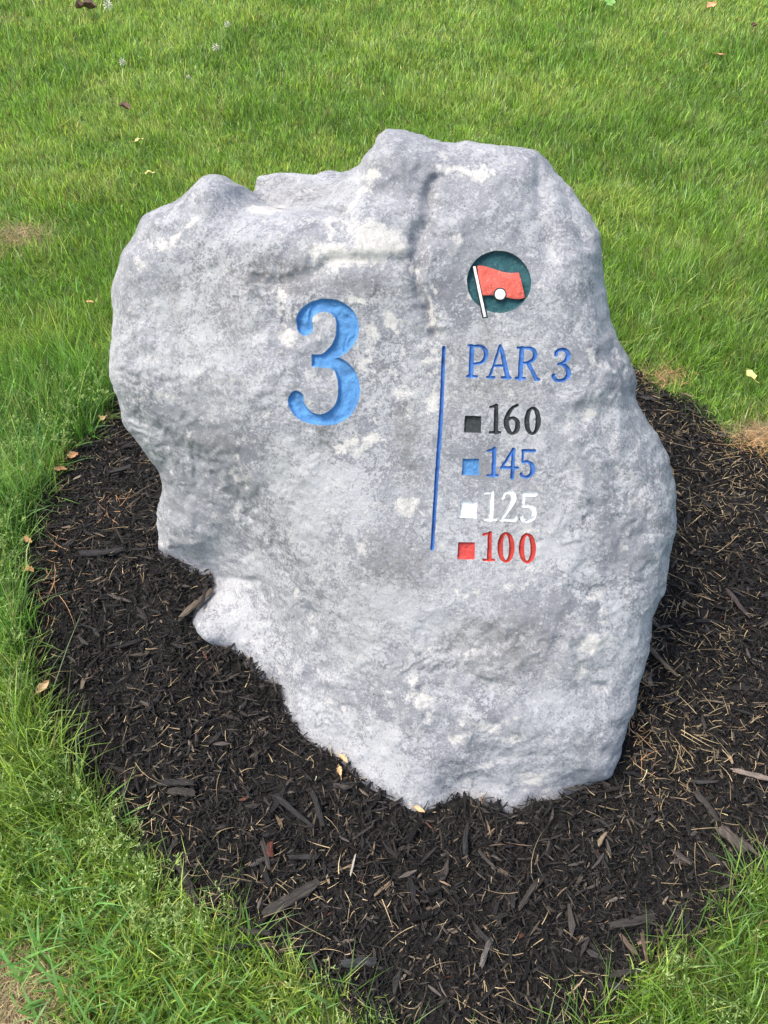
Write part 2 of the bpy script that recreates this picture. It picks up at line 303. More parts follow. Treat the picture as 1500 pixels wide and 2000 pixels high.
VEINS = [[[[-0.0904,0.9249],[-0.0635,0.885],[-0.0301,0.8946],[0.0041,0.8878]],0.014,1.0],[[[-0.0817,0.9171],[-0.0629,0.8684],[-0.0787,0.8343],[-0.0264,0.8114],[-0.0413,0.7597],[-0.074,0.7062],[-0.0902,0.6703]],0.016,0.85],[[[0.0125,0.9696],[0.0242,0.9215],[0.0344,0.8726],[0.0456,0.8231],[0.0408,0.755]],0.009,0.9],[[[0.0383,0.9545],[0.0452,0.906],[0.0412,0.8563]],0.007,0.8],[[[0.0333,1.1194],[0.0724,1.1436],[0.1051,1.137],[0.1316,1.1606]],0.01,0.8],[[[-0.2144,0.9849],[-0.2094,0.9364],[-0.2024,0.8791],[-0.1947,0.8376]],0.006,0.9],[[[-0.0881,1.0922],[-0.0952,1.0607],[-0.1355,1.0198],[-0.1683,0.9947]],0.014,0.8],[[[-0.0192,1.0241],[-0.0007,0.9851],[-0.0067,0.9365]],0.018,0.8],[[[-0.4224,1.0012],[-0.3967,1.0102],[-0.3626,1.0274]],0.012,0.8],[[[-0.2571,0.5809],[-0.2611,0.6259],[-0.2489,0.6533]],0.006,0.8],[[[0.3379,0.4493],[0.3697,0.395],[0.3565,0.3465]],0.016,0.8],[[[0.2278,1.1107],[0.2472,1.0729],[0.2432,1.026]],0.008,0.6],[[[-0.0087,0.6123],[0.0187,0.5913],[0.0551,0.5707]],0.012,0.8],[[[0.2994,0.8594],[0.3379,0.8487],[0.3574,0.8205]],0.008,0.7],[[[-0.1083,0.687],[-0.0653,0.7066],[-0.0207,0.6826]],0.012,0.8],[[[0.3272,0.3733],[0.327,0.3254],[0.3535,0.2834]],0.006,0.8],[[[0.0743,0.8411],[0.0687,0.7904],[0.0964,0.7576]],0.02,0.5],[[[-0.4692,0.817],[-0.4507,0.8601],[-0.4239,0.903]],0.01,0.5],[[[0.1698,1.1316],[0.1527,1.1462],[0.1196,1.1602]],0.008,0.6]]

# foot of the rock, carried on below the ground
ext = CON.copy(); ext[:, 0] -= .012; ext[:, 1] -= .105; ext[:, 2] -= .015
ring = [list(r) for r in SIL]                                  # s t n R
ring.append([.435, -.03, -.085, .02])
ring += [[e[0], e[1], e[2]-.01, .012] for e in ext]
ring.append([-.535, .27, -.40, .03])
ring = np.array(ring)
# smooth and resample the ring
def resample_closed(R, step):
    out = []
    n = len(R)
    for i in range(n):
        p0, p1, p2, p3 = R[(i-1) % n], R[i], R[(i+1) % n], R[(i+2) % n]
        L = np.hypot(*(p2[:2]-p1[:2])); k = max(1, int(round(L/step)))
        for j in range(k):
            u = j/k
            c = .5*((2*p1)+(-p0+p2)*u+(2*p0-5*p1+4*p2-p3)*u*u+(-p0+3*p1-3*p2+p3)*u**3)
            l = p1*(1-u)+p2*u
            out.append(.55*c+.45*l)
    return np.array(out)
RING = resample_closed(ring, .0045)
rp = np.stack([RING[:, 0], RING[:, 1], RING[:, 2]], 1)
jit = .0042*noise(rp, 17, 5)+.0022*noise(rp, 60, 6)
dR = np.roll(RING, -1, 0)[:, :2]-np.roll(RING, 1, 0)[:, :2]
dR /= np.linalg.norm(dR, axis=1)[:, None]+1e-9
nrm = np.stack([dR[:, 1], -dR[:, 0]], 1)
RING[:, :2] += nrm*jit[:, None]
RING[:, 3] = np.maximum(RING[:, 3], .01)

# thin-plate surface through the control points
cp = [list(c) for c in CTL]
cp += [[r[0], r[1], r[2]+r[3]] for r in SIL]
cp += [list(c) for c in CON]
cp += [[e[0], e[1], e[2]] for e in ext]
cp = np.array(cp)
def tps_k(r2): return np.where(r2 > 1e-12, .5*r2*np.log(r2+1e-20), 0)
def tps_fit(P, z, lam=2e-5):
    n = len(P); r2 = ((P[:, None]-P[None])**2).sum(2)
    K = tps_k(r2)+np.eye(n)*lam; Q = np.c_[np.ones(n), P]
    A = np.zeros((n+3, n+3)); A[:n, :n] = K; A[:n, n:] = Q; A[n:, :n] = Q.T
    return np.linalg.solve(A, np.r_[z, 0, 0, 0])
TW = tps_fit(cp[:, :2], cp[:, 2])
def nb_eval(P):
    out = np.empty(len(P))
    for i in range(0, len(P), 20000):
        q = P[i:i+20000]; r2 = ((q[:, None]-cp[None, :, :2])**2).sum(2)
        out[i:i+20000] = tps_k(r2)@TW[:-3]+TW[-3]+q@TW[-2:]
    return out
RSEG = RING[::2]
def ring_info(P):
    """distance to the outline and blended rounding radius"""
    d = np.empty(len(P)); R = np.empty(len(P))
    for i in range(0, len(P), 8000):
        q = P[i:i+8000]
        dd = np.sqrt(((q[:, None]-RING[None, :, :2])**2).sum(2))
        d[i:i+8000] = dd.min(1)
        wgt = 1/(dd**2+.012**2)**1.6
        R[i:i+8000] = (wgt*RING[None, :, 3]).sum(1)/wgt.sum(1)
    return d, R
def scoops(P, cell, k, tilt, jump):
    """conchoidal fracture: shallow scoops that meet in sharp ridges"""
    lo, hi = np.array([-.75, -.2]), np.array([.75, 1.4])
    m = int((hi-lo).prod()/cell**2)
    s = _sr2.uniform(lo, hi, (m, 2)); g = _sr2.normal(0, tilt, (m, 2)); c = _sr2.uniform(0, jump, m)
    an = _sr2.uniform(0, 3.14, m); ax = _sr2.uniform(.45, 1.0, m)
    out = np.empty(len(P))
    for i in range(0, len(P), 6000):
        d = P[i:i+6000, None]-s[None]
        u = d[..., 0]*np.cos(an)+d[..., 1]*np.sin(an); v = -d[..., 0]*np.sin(an)+d[..., 1]*np.cos(an)
        out[i:i+6000] = (k*(u*u*ax+v*v/ax)+(d*g).sum(2)+c).min(1)
    return out
TEXTBOX = (-.12, .30, .40, .98)
def flat_mask(P):
    """1 over the lettering, where the face was dressed flat"""
    a = sstep(.0, .06, P[:, 0]-(-.15))*sstep(.0, .06, .31-P[:, 0])*sstep(0, .06, P[:, 1]-.36)*sstep(0, .06, 1.0-P[:, 1])
    return a
def relief(P):
    q = xyz(P[:, 0], P[:, 1]); fm = flat_mask(P)
    a = .010*fbm(q, 5.0, 2, 21)*(1-.75*fm)
    warp = .02*np.stack([fbm(q, 14, 3, 31), fbm(q, 14, 3, 32), 0*q[:, 0]], 1)
    r = 1-np.abs(fbm(q+warp, 11, 4, 41))*1.4          # chipped ridges
    pm = sstep(-.1, .6, fbm(q, 6, 2, 45))
    a += .0050*(r-.5)*(1-.8*fm)*(.25+.75*pm)
    # terraces, like flaked limestone
    h = fbm(q+warp, 8, 4, 51)*2.2
    st = np.floor(h)+sstep(.36, .64, h-np.floor(h))
    a += .0042*(st-h)*(1-.75*fm)*(.25+.75*sstep(-.2, .5, fbm(q, 5, 2, 55)))
    a += .0016*fbm(q+warp*.5, 40, 3, 61)*(1-.5*fm) + .0006*fbm(q, 130, 2, 71)
    global _sr2
    _sr2 = np.random.default_rng(23)
    w2 = P+.010*np.stack([fbm(q, 30, 3, 33), fbm(q, 30, 3, 34)], 1)
    edge = 1-fm
    s1 = scoops(w2, .085, 3.6, .09, .006); s2 = scoops(w2, .034, 7.0, .10, .0035)
    act = sstep(-.35, .45, fbm(q, 4.5, 2, 46))
    a += s1*(.06+.34*edge*(.3+.7*act))+s2*(.08+.62*edge*(.15+.85*sstep(-.1, .5, fbm(q, 7, 2, 49))))-.003*edge
    near_c = np.exp(-(line_dist(P, GROOVES[0][0])/.035)**2)+.7*np.exp(-(line_dist(P, GROOVES[2][0])/.05)**2)
    rg = 1-np.abs(fbm(q+warp*1.5, 24, 3, 47))*1.6
    a += near_c*(.0045*(rg-.5)+.0025*fbm(q, 60, 3, 48))
    for pts, wd, dep, wob in GROOVES:
        dd = line_dist(P+wob*np.stack([noise(q, 26, 81), noise(q, 26, 82)], 1), pts)
        a -= dep*np.exp(-(dd/wd)**2)*(1+.35*noise(q, 40, 83))
    a *= 1-.92*np.exp(-(line_dist(P, CON[:, :2])/.028)**2)
    return a
def surf(P, rounding=True):
    n = nb_eval(P)+relief(P)
    if rounding:
        d, R = ring_info(P)
        u = np.clip(1-d/R, 0, 1)
        n = n - R*(1-np.sqrt(np.clip(1-u*u, 0, 1)))
    return n

# ---- engraved shapes -------------------------------------------------------
GL = {"P":[[[0.10843,0.86217,0.00343],[0.10951,0.81414,0.00365]],[[0.10289,0.86333,0.00161],[0.11142,0.8627,0.00181]],[[0.10408,0.81309,0.00183],[0.11993,0.81361,0.00162]],[[0.11142,0.8627,0.00181],[0.1225,0.86319,0.00201],[0.12993,0.85794,0.00302],[0.13244,0.85068,0.00343],[0.13023,0.8416,0.00283],[0.12333,0.83568,0.00182],[0.11333,0.83363,0.00162]]],"A":[[[0.1541,0.86417,0.00161],[0.14879,0.84242,0.00161],[0.14068,0.81355,0.00182]],[[0.15487,0.8646,0.00241],[0.15786,0.85678,0.00301],[0.17042,0.8149,0.00344]],[[0.14586,0.83228,0.00182],[0.16402,0.8331,0.00181]],[[0.13665,0.81296,0.00162],[0.14801,0.81327,0.00162]],[[0.1614,0.81348,0.00182],[0.17496,0.8139,0.00182]]],"R":[[[0.19004,0.86256,0.00341],[0.19074,0.81422,0.00363]],[[0.18297,0.86305,0.0016],[0.19302,0.86309,0.0018]],[[0.1843,0.81372,0.00182],[0.19824,0.81416,0.00182]],[[0.19302,0.86309,0.0018],[0.20303,0.86353,0.002],[0.21041,0.85909,0.003],[0.21257,0.85223,0.00341],[0.20955,0.84473,0.00281],[0.20187,0.83999,0.00201],[0.1939,0.83884,0.00161]],[[0.20193,0.8392,0.00261],[0.21704,0.81441,0.00302]],[[0.21611,0.81337,0.00181],[0.22217,0.81344,0.00161]]],"three":[[[0.24694,0.85435,0.0026],[0.24696,0.85871,0.0024],[0.25125,0.86247,0.00219],[0.25812,0.86396,0.00219],[0.26378,0.86104,0.00319],[0.26655,0.85462,0.00359],[0.26421,0.84716,0.003],[0.25807,0.84171,0.0018],[0.25182,0.83963,0.0018]],[[0.25624,0.83963,0.0018],[0.26348,0.83716,0.0026],[0.26867,0.8308,0.0036],[0.26958,0.82284,0.00361],[0.26494,0.816,0.00281],[0.25655,0.8128,0.00221],[0.24958,0.81409,0.00241],[0.24536,0.81872,0.00261],[0.24575,0.82115,0.00261]]],"160_1":[[[0.14492,0.76417,0.00163],[0.15556,0.76713,0.00204]],[[0.15495,0.7671,0.00285],[0.15727,0.72275,0.00349]],[[0.14744,0.72206,0.00164],[0.16427,0.72268,0.00164]]],"160_6":[[[0.18952,0.76915,0.00183],[0.18227,0.76513,0.00244],[0.17623,0.75562,0.00306],[0.17332,0.74521,0.00368],[0.17455,0.73394,0.00389],[0.17974,0.72489,0.00307],[0.1855,0.72207,0.00225],[0.1913,0.72691,0.00348],[0.19287,0.73587,0.00368],[0.19065,0.74358,0.00306],[0.18458,0.74802,0.00204],[0.17858,0.74608,0.00163],[0.17407,0.74051,0.00143]]],"160_0":[[[0.21522,0.76629,0.00183],[0.22241,0.7605,0.00305],[0.22626,0.74572,0.00407],[0.22466,0.7302,0.00306],[0.21828,0.72286,0.00184],[0.21079,0.72952,0.00306],[0.20736,0.74439,0.00387],[0.20905,0.75925,0.00305],[0.21522,0.76629,0.00183]]],"145_1":[[[0.14613,0.69013,0.00165],[0.15765,0.69405,0.00206]],[[0.15699,0.69465,0.00268],[0.15876,0.64888,0.00332]],[[0.14861,0.64813,0.00166],[0.16603,0.64904,0.00166]]],"145_4":[[[0.18937,0.69523,0.00206],[0.17187,0.66329,0.00186]],[[0.17128,0.66284,0.00207],[0.19857,0.66383,0.00206]],[[0.18917,0.69522,0.00247],[0.19055,0.64651,0.0031]]],"145_5":[[[0.20475,0.69371,0.00205],[0.22446,0.6945,0.00226]],[[0.20536,0.69374,0.00164],[0.20601,0.67473,0.00165]],[[0.20605,0.67431,0.00185],[0.21488,0.67497,0.00226],[0.22142,0.67069,0.00329],[0.22415,0.66241,0.00391],[0.2219,0.65428,0.0033],[0.21485,0.64905,0.00227],[0.20749,0.65036,0.00207],[0.20534,0.65405,0.00227]]],"125_1":[[[0.14692,0.61803,0.00167],[0.15872,0.61973,0.00208]],[[0.15789,0.61969,0.00271],[0.15906,0.57285,0.00315]],[[0.14942,0.5721,0.00168],[0.16768,0.57289,0.00168]]],"125_2":[[[0.17706,0.61173,0.0025],[0.17889,0.61824,0.0025],[0.18574,0.6216,0.00229],[0.19261,0.61898,0.00332],[0.1953,0.611,0.00374],[0.19206,0.60118,0.00313],[0.18454,0.58678,0.0023],[0.17666,0.57382,0.00188]],[[0.17711,0.57341,0.00209],[0.19033,0.57371,0.00251],[0.20016,0.57425,0.0023],[0.20139,0.58016,0.00146]]],"125_5":[[[0.21095,0.6191,0.0027],[0.23172,0.61979,0.00269]],[[0.21151,0.61999,0.00166],[0.21242,0.60013,0.00166]],[[0.21292,0.59909,0.00208],[0.22291,0.59963,0.0025],[0.22957,0.59462,0.00354],[0.2316,0.58505,0.00396],[0.22848,0.5769,0.00313],[0.22086,0.57259,0.00209],[0.21315,0.57454,0.00209],[0.21137,0.57855,0.0023]]],"100_1":[[[0.14875,0.54465,0.00169],[0.15948,0.54853,0.0021]],[[0.15948,0.54853,0.00295],[0.16146,0.50163,0.0036]],[[0.15177,0.50019,0.0017],[0.16957,0.50122,0.00169]]],"100_0":[[[0.18688,0.54919,0.00189],[0.19494,0.54288,0.00336],[0.19876,0.52559,0.00421],[0.19733,0.50791,0.00338],[0.19005,0.5002,0.0019],[0.18233,0.50704,0.00338],[0.17874,0.52445,0.00422],[0.18022,0.54205,0.00337],[0.18688,0.54919,0.00189]]],"100_00":[[[0.22354,0.54908,0.00189],[0.23162,0.54277,0.00335],[0.23549,0.52594,0.0042],[0.23395,0.50826,0.00337],[0.22693,0.50058,0.0019],[0.2192,0.50741,0.00337],[0.21531,0.52478,0.00421],[0.21691,0.54238,0.00336],[0.22354,0.54908,0.00189]]],"divider":[[[0.0621,0.85816,0.00243],[0.06373,0.76973,0.00287],[0.06356,0.70772,0.0031],[0.06251,0.63384,0.00293],[0.06208,0.55835,0.00275],[0.06195,0.51446,0.00277]]],"big":[[[-0.16904,0.88115,0.01298],[-0.17073,0.89532,0.01295],[-0.16285,0.90785,0.01088],[-0.14607,0.91675,0.0095],[-0.12912,0.91745,0.0105],[-0.11369,0.91185,0.01286],[-0.1021,0.89984,0.01626],[-0.09815,0.88349,0.01834],[-0.10196,0.86507,0.01635],[-0.11337,0.84788,0.01231],[-0.12845,0.83615,0.00891],[-0.13691,0.83174,0.00755]],[[-0.12646,0.82715,0.00824],[-0.11258,0.82272,0.01098],[-0.1012,0.81141,0.01442],[-0.0937,0.79309,0.01721],[-0.09265,0.77266,0.0176],[-0.09989,0.75069,0.01559],[-0.1168,0.73571,0.01217],[-0.13758,0.73055,0.00871],[-0.15686,0.73309,0.00977],[-0.17354,0.74407,0.0129],[-0.18081,0.75753,0.01323],[-0.17954,0.76379,0.01252]]]}
PG = {"big_bar":[[-0.15667,0.83759],[-0.13028,0.8401],[-0.11585,0.81751],[-0.12614,0.81603],[-0.15617,0.81738]],"sq_black":[[0.10351,0.74802],[0.13124,0.74832],[0.13249,0.72049],[0.10386,0.7195]],"sq_blue":[[0.10436,0.6752],[0.13253,0.67664],[0.13425,0.64781],[0.1051,0.64671]],"sq_white":[[0.10538,0.60186],[0.13407,0.60341],[0.13463,0.57259],[0.10466,0.57267]],"sq_red":[[0.10607,0.52909],[0.1349,0.53007],[0.13624,0.49995],[0.10601,0.49886]],"disc":[[0.19694,0.96882],[0.19701,0.96242],[0.19619,0.95609],[0.1945,0.94993],[0.19196,0.94405],[0.18862,0.93854],[0.18452,0.93351],[0.17975,0.92904],[0.17437,0.92522],[0.16849,0.9221],[0.16219,0.91975],[0.15561,0.91821],[0.14883,0.9175],[0.142,0.91764],[0.13522,0.91863],[0.12861,0.92045],[0.12229,0.92307],[0.11637,0.92644],[0.11096,0.9305],[0.10614,0.93518],[0.102,0.9404],[0.09861,0.94607],[0.09603,0.95208],[0.0943,0.95833],[0.09345,0.96472],[0.09348,0.97113],[0.09441,0.97745],[0.0962,0.98358],[0.09883,0.98941],[0.10224,0.99484],[0.10638,0.99978],[0.11118,1.00415],[0.11655,1.00788],[0.1224,1.0109],[0.12863,1.01317],[0.13514,1.01465],[0.14182,1.01531],[0.14855,1.01515],[0.15523,1.01417],[0.16174,1.01239],[0.16797,1.00982],[0.17382,1.00653],[0.17918,1.00256],[0.18398,0.99797],[0.18813,0.99285],[0.19155,0.98728],[0.19419,0.98135],[0.196,0.97516]],"ball":[[0.15697,0.94731],[0.15684,0.94513],[0.15613,0.94308],[0.15489,0.94129],[0.1532,0.93989],[0.15119,0.93897],[0.14898,0.93859],[0.14673,0.93878],[0.1446,0.93954],[0.14272,0.9408],[0.14123,0.94248],[0.14023,0.94446],[0.13978,0.94661],[0.13992,0.94879],[0.14064,0.95084],[0.14188,0.95262],[0.14357,0.95402],[0.14558,0.95494],[0.14778,0.95531],[0.15002,0.95512],[0.15215,0.95437],[0.15402,0.95311],[0.15551,0.95144],[0.15652,0.94946]],"ball_rim":[[0.15928,0.9474],[0.15911,0.94464],[0.15821,0.94203],[0.15664,0.93976],[0.1545,0.93798],[0.15194,0.93681],[0.14914,0.93633],[0.14629,0.93658],[0.14358,0.93754],[0.1412,0.93913],[0.1393,0.94127],[0.13803,0.94379],[0.13747,0.94652],[0.13765,0.94928],[0.13855,0.95188],[0.14013,0.95415],[0.14227,0.95592],[0.14482,0.95708],[0.14762,0.95755],[0.15046,0.95731],[0.15316,0.95636],[0.15554,0.95476],[0.15743,0.95264],[0.15871,0.95013]],"flag":[[0.10867,0.99026],[0.11821,0.99063],[0.13501,0.98618],[0.15012,0.98231],[0.1634,0.98091],[0.17644,0.9827],[0.18286,0.96345],[0.18871,0.94343],[0.1813,0.94087],[0.17137,0.94079],[0.15964,0.94258],[0.14462,0.9439],[0.13456,0.94543],[0.12069,0.94423],[0.11089,0.97662]],"pole":[[0.10183,0.98872],[0.10574,0.98951],[0.12863,0.91079],[0.12437,0.90963]],"pole_rim":[[0.10008,0.99025],[0.10827,0.9912],[0.13176,0.90896],[0.12219,0.90726]]}
def stroke_sdf(P, strokes):
    f = np.full(len(P), -1e9)
    for st in strokes:
        st = np.array(st)
        # resample with a spline when it is a curve
        if len(st) > 3:
            pts = []
            for i in range(len(st)-1):
                p0 = st[max(i-1, 0)]; p1 = st[i]; p2 = st[i+1]; p3 = st[min(i+2, len(st)-1)]
                if i == 0 and np.allclose(st[0], st[-1]): p0 = st[-2]
                if i == len(st)-2 and np.allclose(st[0], st[-1]): p3 = st[1]
                for u in (0, .25, .5, .75):
                    pts.append(.5*((2*p1)+(-p0+p2)*u+(2*p0-5*p1+4*p2-p3)*u*u+(-p0+3*p1-3*p2+p3)*u**3))
            pts.append(st[-1]); st = np.array(pts)
        for a, b in zip(st[:-1], st[1:]):
            ab = b[:2]-a[:2]; t = np.clip(((P-a[:2])@ab)/max(ab@ab, 1e-14), 0, 1)
            q = P-a[:2]-t[:, None]*ab
            f = np.maximum(f, (a[2]+(b[2]-a[2])*t)-np.hypot(q[:, 0], q[:, 1]))
    return f+.0006

def contours(fn, lo, hi, h, jitter=0.0, seed=0):
    """marching squares: closed loops where fn = 0"""
    xs = np.arange(lo[0]-2*h, hi[0]+2*h, h); ys = np.arange(lo[1]-2*h, hi[1]+2*h, h)
    X, Y = np.meshgrid(xs, ys, indexing='ij')
    f = fn(np.stack([X.ravel(), Y.ravel()], 1)).reshape(X.shape)
    f = np.where(np.abs(f) < 1e-9, 1e-9, f)
    seg = {}
    def pt(i, j, k, l):
        a, b = f[i, j], f[k, l]; u = min(max(a/(a-b), .06), .94)
        return (xs[i]+(xs[k]-xs[i])*u, ys[j]+(ys[l]-ys[j])*u)
    pts = {}; adj = {}
    def key(i, j, k, l):
        kk = (i, j, k, l)
        if kk not in pts: pts[kk] = pt(i, j, k, l); adj[kk] = []
        return kk
    sgn = f > 0
    act = np.argwhere((sgn[:-1, :-1] != sgn[1:, :-1]) | (sgn[:-1, :-1] != sgn[:-1, 1:]) | (sgn[:-1, :-1] != sgn[1:, 1:]))
    for i, j in act:
        c = [(i, j), (i+1, j), (i+1, j+1), (i, j+1)]
        es = []
        for a, b in ((0, 1), (1, 2), (3, 2), (0, 3)):
            if sgn[c[a]] != sgn[c[b]]: es.append(key(*c[a], *c[b]))
        if len(es) == 2: prs = [(es[0], es[1])]
        elif len(es) == 4:
            prs = [(es[0], es[3]), (es[1], es[2])] if sgn[c[0]] else [(es[0], es[1]), (es[2], es[3])]
        else: continue
        for a, b in prs: adj[a].append(b); adj[b].append(a)
    loops = []; seen = set()
    for k in adj:
        if k in seen: continue
        lp = [k]; seen.add(k); cur = k
        while True:
            nx = [q for q in adj[cur] if q not in seen]
            if not nx: break
            cur = nx[0]; seen.add(cur); lp.append(cur)
        if len(lp) > 4: loops.append(np.array([pts[q] for q in lp]))
    return loops

SHAPES = []
def add_shape(name, fn, lo, hi, h, depth, wall, mat, label=None, pin=None):
    lps = contours(fn, lo, hi, h)
    SHAPES.append(dict(name=name, fn=fn, lo=np.array(lo), hi=np.array(hi), h=h, depth=depth, wall=wall, mat=mat, label=label, loops=lps))
def bnd_strokes(st):
    a = np.array([p for s in st for p in s]); r = a[:, 2].max()
    return a[:, :2].min(0)-r, a[:, :2].max(0)+r
def rough(fn, amp=.0004, sc=260):
    def g(P): return fn(P)+amp*noise(xyz(P[:, 0], P[:, 1]), sc, 9)
    return g
def glyph(key, name, mat, label, depth=.0042, wall=.0026, grow=0):
    st = GL[key]; lo, hi = bnd_strokes(st)
    add_shape(name, rough(lambda P: stroke_sdf(P, st)+grow), lo, hi, .0009, depth, wall, mat, label)

big = GL['big']; bar = np.array(PG['big_bar'])
lo, hi = bnd_strokes(big)
add_shape('engraved_numeral', rough(lambda P: np.maximum(stroke_sdf(P, big), poly_sdf(P, bar)), .0005, 200), lo, hi, .0014, .0085, .0040, BLUE, 'large blue engraved 3')
glyph('P', 'engraved_letter', DBLUE, 'blue engraved P')
glyph('A', 'engraved_letter', DBLUE, 'blue engraved A')
glyph('R', 'engraved_letter', DBLUE, 'blue engraved R')
glyph('three', 'engraved_numeral', DBLUE, 'small blue engraved 3 after PAR')
for k, mt, cn in (('160', BLACKP, 'black'), ('145', DBLUE, 'blue'), ('125', WHITEP, 'white')):
    for c in k: glyph(k+'_'+c, 'engraved_numeral', mt, f'{cn} engraved {c} of {k}', grow=.0005 if k == '125' else 0)
glyph('100_1', 'engraved_numeral', REDP, 'red engraved 1 of 100')
glyph('100_0', 'engraved_numeral', REDP, 'red engraved first 0 of 100')
glyph('100_00', 'engraved_numeral', REDP, 'red engraved last 0 of 100')
glyph('divider', 'engraved_line', DBLUE, 'long blue engraved vertical line', .005, .0028)
for k, mt in (('black', BLACKP), ('blue', BLUE), ('white', WHITEP), ('red', RED2)):
    pl = np.array(PG['sq_'+k])
    add_shape('engraved_square', rough(lambda P, pl=pl: poly_sdf(P, pl), .0003), pl.min(0), pl.max(0), .0011, .0060, .0050, mt, f'{k} painted square')
disc = np.array(PG['disc']); prim = np.array(PG['pole_rim'])
add_shape('emblem_recess', rough(lambda P: np.maximum(poly_sdf(P, disc), poly_sdf(P, prim)), .0004), np.minimum(disc.min(0), prim.min(0)), np.maximum(disc.max(0), prim.max(0)), .0013, .0085, .0022, TEAL, 'round teal recess holding a flag emblem')

# ---- front mesh ------------------------------------------------------------
def cdt(points, edges):
    r = delaunay_2d_cdt([Vector(p) for p in points], edges, [], 0, 1e-7, False)
    V = np.array([(p.x, p.y) for p in r[0]])
    F = np.array([f for f in r[2] if len(f) == 3], dtype=np.int64)
    return V, F, r[3]

def loop_edges(start, n): return [(start+i, start+(i+1) % n) for i in range(n)]

def grid_pts(lo, hi, h, jitter=.25):
    xs = np.arange(lo[0], hi[0], h); ys = np.arange(lo[1], hi[1], h*.866)
    X, Y = np.meshgrid(xs, ys, indexing='ij'); X = X+(np.arange(len(ys)) % 2)*h*.5
    P = np.stack([X.ravel(), Y.ravel()], 1)
    return P+(rng.random(P.shape)-.5)*h*jitter

rpoly = RING[:, :2]
G = grid_pts(rpoly.min(0), rpoly.max(0), .0038)
# inside test on a coarse polygon, refined by distance
coarse = poly_sdf(G, RING[::3, :2])
G = G[coarse > .0022]
keep = np.ones(len(G), bool)
for s in SHAPES:
    m = np.all((G > s['lo']-.004) & (G < s['hi']+.004), 1)
    idx = np.where(m)[0]
    if len(idx):
        f = s['fn'](G[idx]); keep[idx[f > -.0011]] = False
G = G[keep]
inner1 = RING[:, :2] - nrm*.0009*np.sign(np.sum(np.cross(np.c_[RING[:, :2], np.zeros(len(RING))], np.roll(np.c_[RING[:, :2], np.zeros(len(RING))], -1, 0))[:, 2]))
allp = [RING[:, :2]]; edges = loop_edges(0, len(RING)); c = len(RING)
for s in SHAPES:
    for lp in s['loops']:
        allp.append(lp); edges += loop_edges(c, len(lp)); c += len(lp)
allp.append(G)
allp = np.concatenate(allp)
V, F, orig = cdt(allp, edges)
cen = V[F].mean(1)
ok = poly_sdf(cen, RING[:, :2]) > 0
for s in SHAPES:
    m = np.where(np.all((cen > s['lo']-.001) & (cen < s['hi']+.001), 1))[0]
    if len(m):
        ok[m[s['fn'](cen[m]) > 0]] = False
F = F[ok]
n = surf(V)
NR = len(RING)
# ring vertices first (cdt keeps input order when nothing merges)
front_n = n
# ---- back ------------------------------------------------------------------
Gb = grid_pts(rpoly.min(0), rpoly.max(0), .016)
Gb = Gb[poly_sdf(Gb, RING[::3, :2]) > .008]
vr = V[:NR]
assert np.abs(vr-RING[:, :2]).max() < 1e-5
Vb, Fb, _ = cdt(np.concatenate([vr, Gb]), loop_edges(0, NR))
Fb = Fb[poly_sdf(Vb[Fb].mean(1), RING[:, :2]) > 0]
db, _ = ring_info(Vb)
nring = np.empty(len(Vb))
for i in range(0, len(Vb), 4000):
    q = Vb[i:i+4000]; dd = np.sqrt(((q[:, None]-vr[None])**2).sum(2))
    wgt = 1/(dd+.004)**2.2
    nring[i:i+4000] = (wgt*n[None, :NR]).sum(1)/wgt.sum(1)
thick = .17+.30*sstep(1.1, .1, Vb[:, 1])
ub = np.clip(1-db/.16, 0, 1)
qb = xyz(Vb[:, 0], Vb[:, 1])
nbk = nring-thick*np.sqrt(np.clip(1-ub*ub, 0, 1))-.02*fbm(qb, 9, 3, 91)*(1-ub)
nbk[:NR] = n[:NR]
W = np.concatenate([world(V[:, 0], V[:, 1], n), world(Vb[NR:, 0], Vb[NR:, 1], nbk[NR:])])
Fb2 = np.where(Fb < NR, Fb, Fb-NR+len(V))
Fb2 = Fb2[:, ::-1]
Fall = np.concatenate([F, Fb2])

boulder = mesh_np('boulder', W, Fall, ROCK, nper=3)
tag(boulder, 'big pale grey limestone boulder engraved with 3, PAR 3 and yardages, in black mulch', 'boulder')

# ---- colour marks of the stone and painted crease shade --------------------------------------------
A = np.zeros((len(W), 4), np.float32)
LST = np.concatenate([V, Vb[NR:]])
ql = xyz(LST[:, 0], LST[:, 1])
wob = np.stack([fbm(ql, 14, 4, 101), fbm(ql, 14, 4, 102)], 1)
for kind, s0, t0, rs, rt_, amp in MARKS:
    p = (LST-np.array([s0, t0]))+wob*.35*min(rs, rt_)
    e = np.exp(-((p[:, 0]/rs)**2+(p[:, 1]/rt_)**2)**1.3)*amp*(1, .72, .75, 1)[kind]
    A[:, kind] = np.maximum(A[:, kind], e)
for i, amp in ((3, .55), (4, .45), (0, .5), (2, .35), (8, .3), (5, .2)):  # shade of the creases, painted dark along these grooves
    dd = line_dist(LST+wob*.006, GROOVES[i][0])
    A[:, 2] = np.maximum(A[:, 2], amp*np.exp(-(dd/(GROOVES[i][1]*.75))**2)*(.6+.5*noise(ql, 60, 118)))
rv = np.clip(1-np.abs(fbm(np.c_[LST+wob*.02, 0*LST[:, 0]], 20, 4, 121))*2.6, 0, 1)
for pts, wd, amp in VEINS:
    dd = line_dist(LST+wob*.018, pts)
    A[:, 0] = np.maximum(A[:, 0], amp*np.exp(-(dd/wd)**2)*(.25+.85*rv))
A[:, 0] = np.maximum(A[:, 0], .5*sstep(.7, 1, rv)*sstep(0, .7, fbm(ql, 5, 2, 125)))
A[:, 3] = np.maximum(A[:, 3], .42+.42*fbm(ql, 7, 3, 111))
set_col(boulder, 'marks', A)

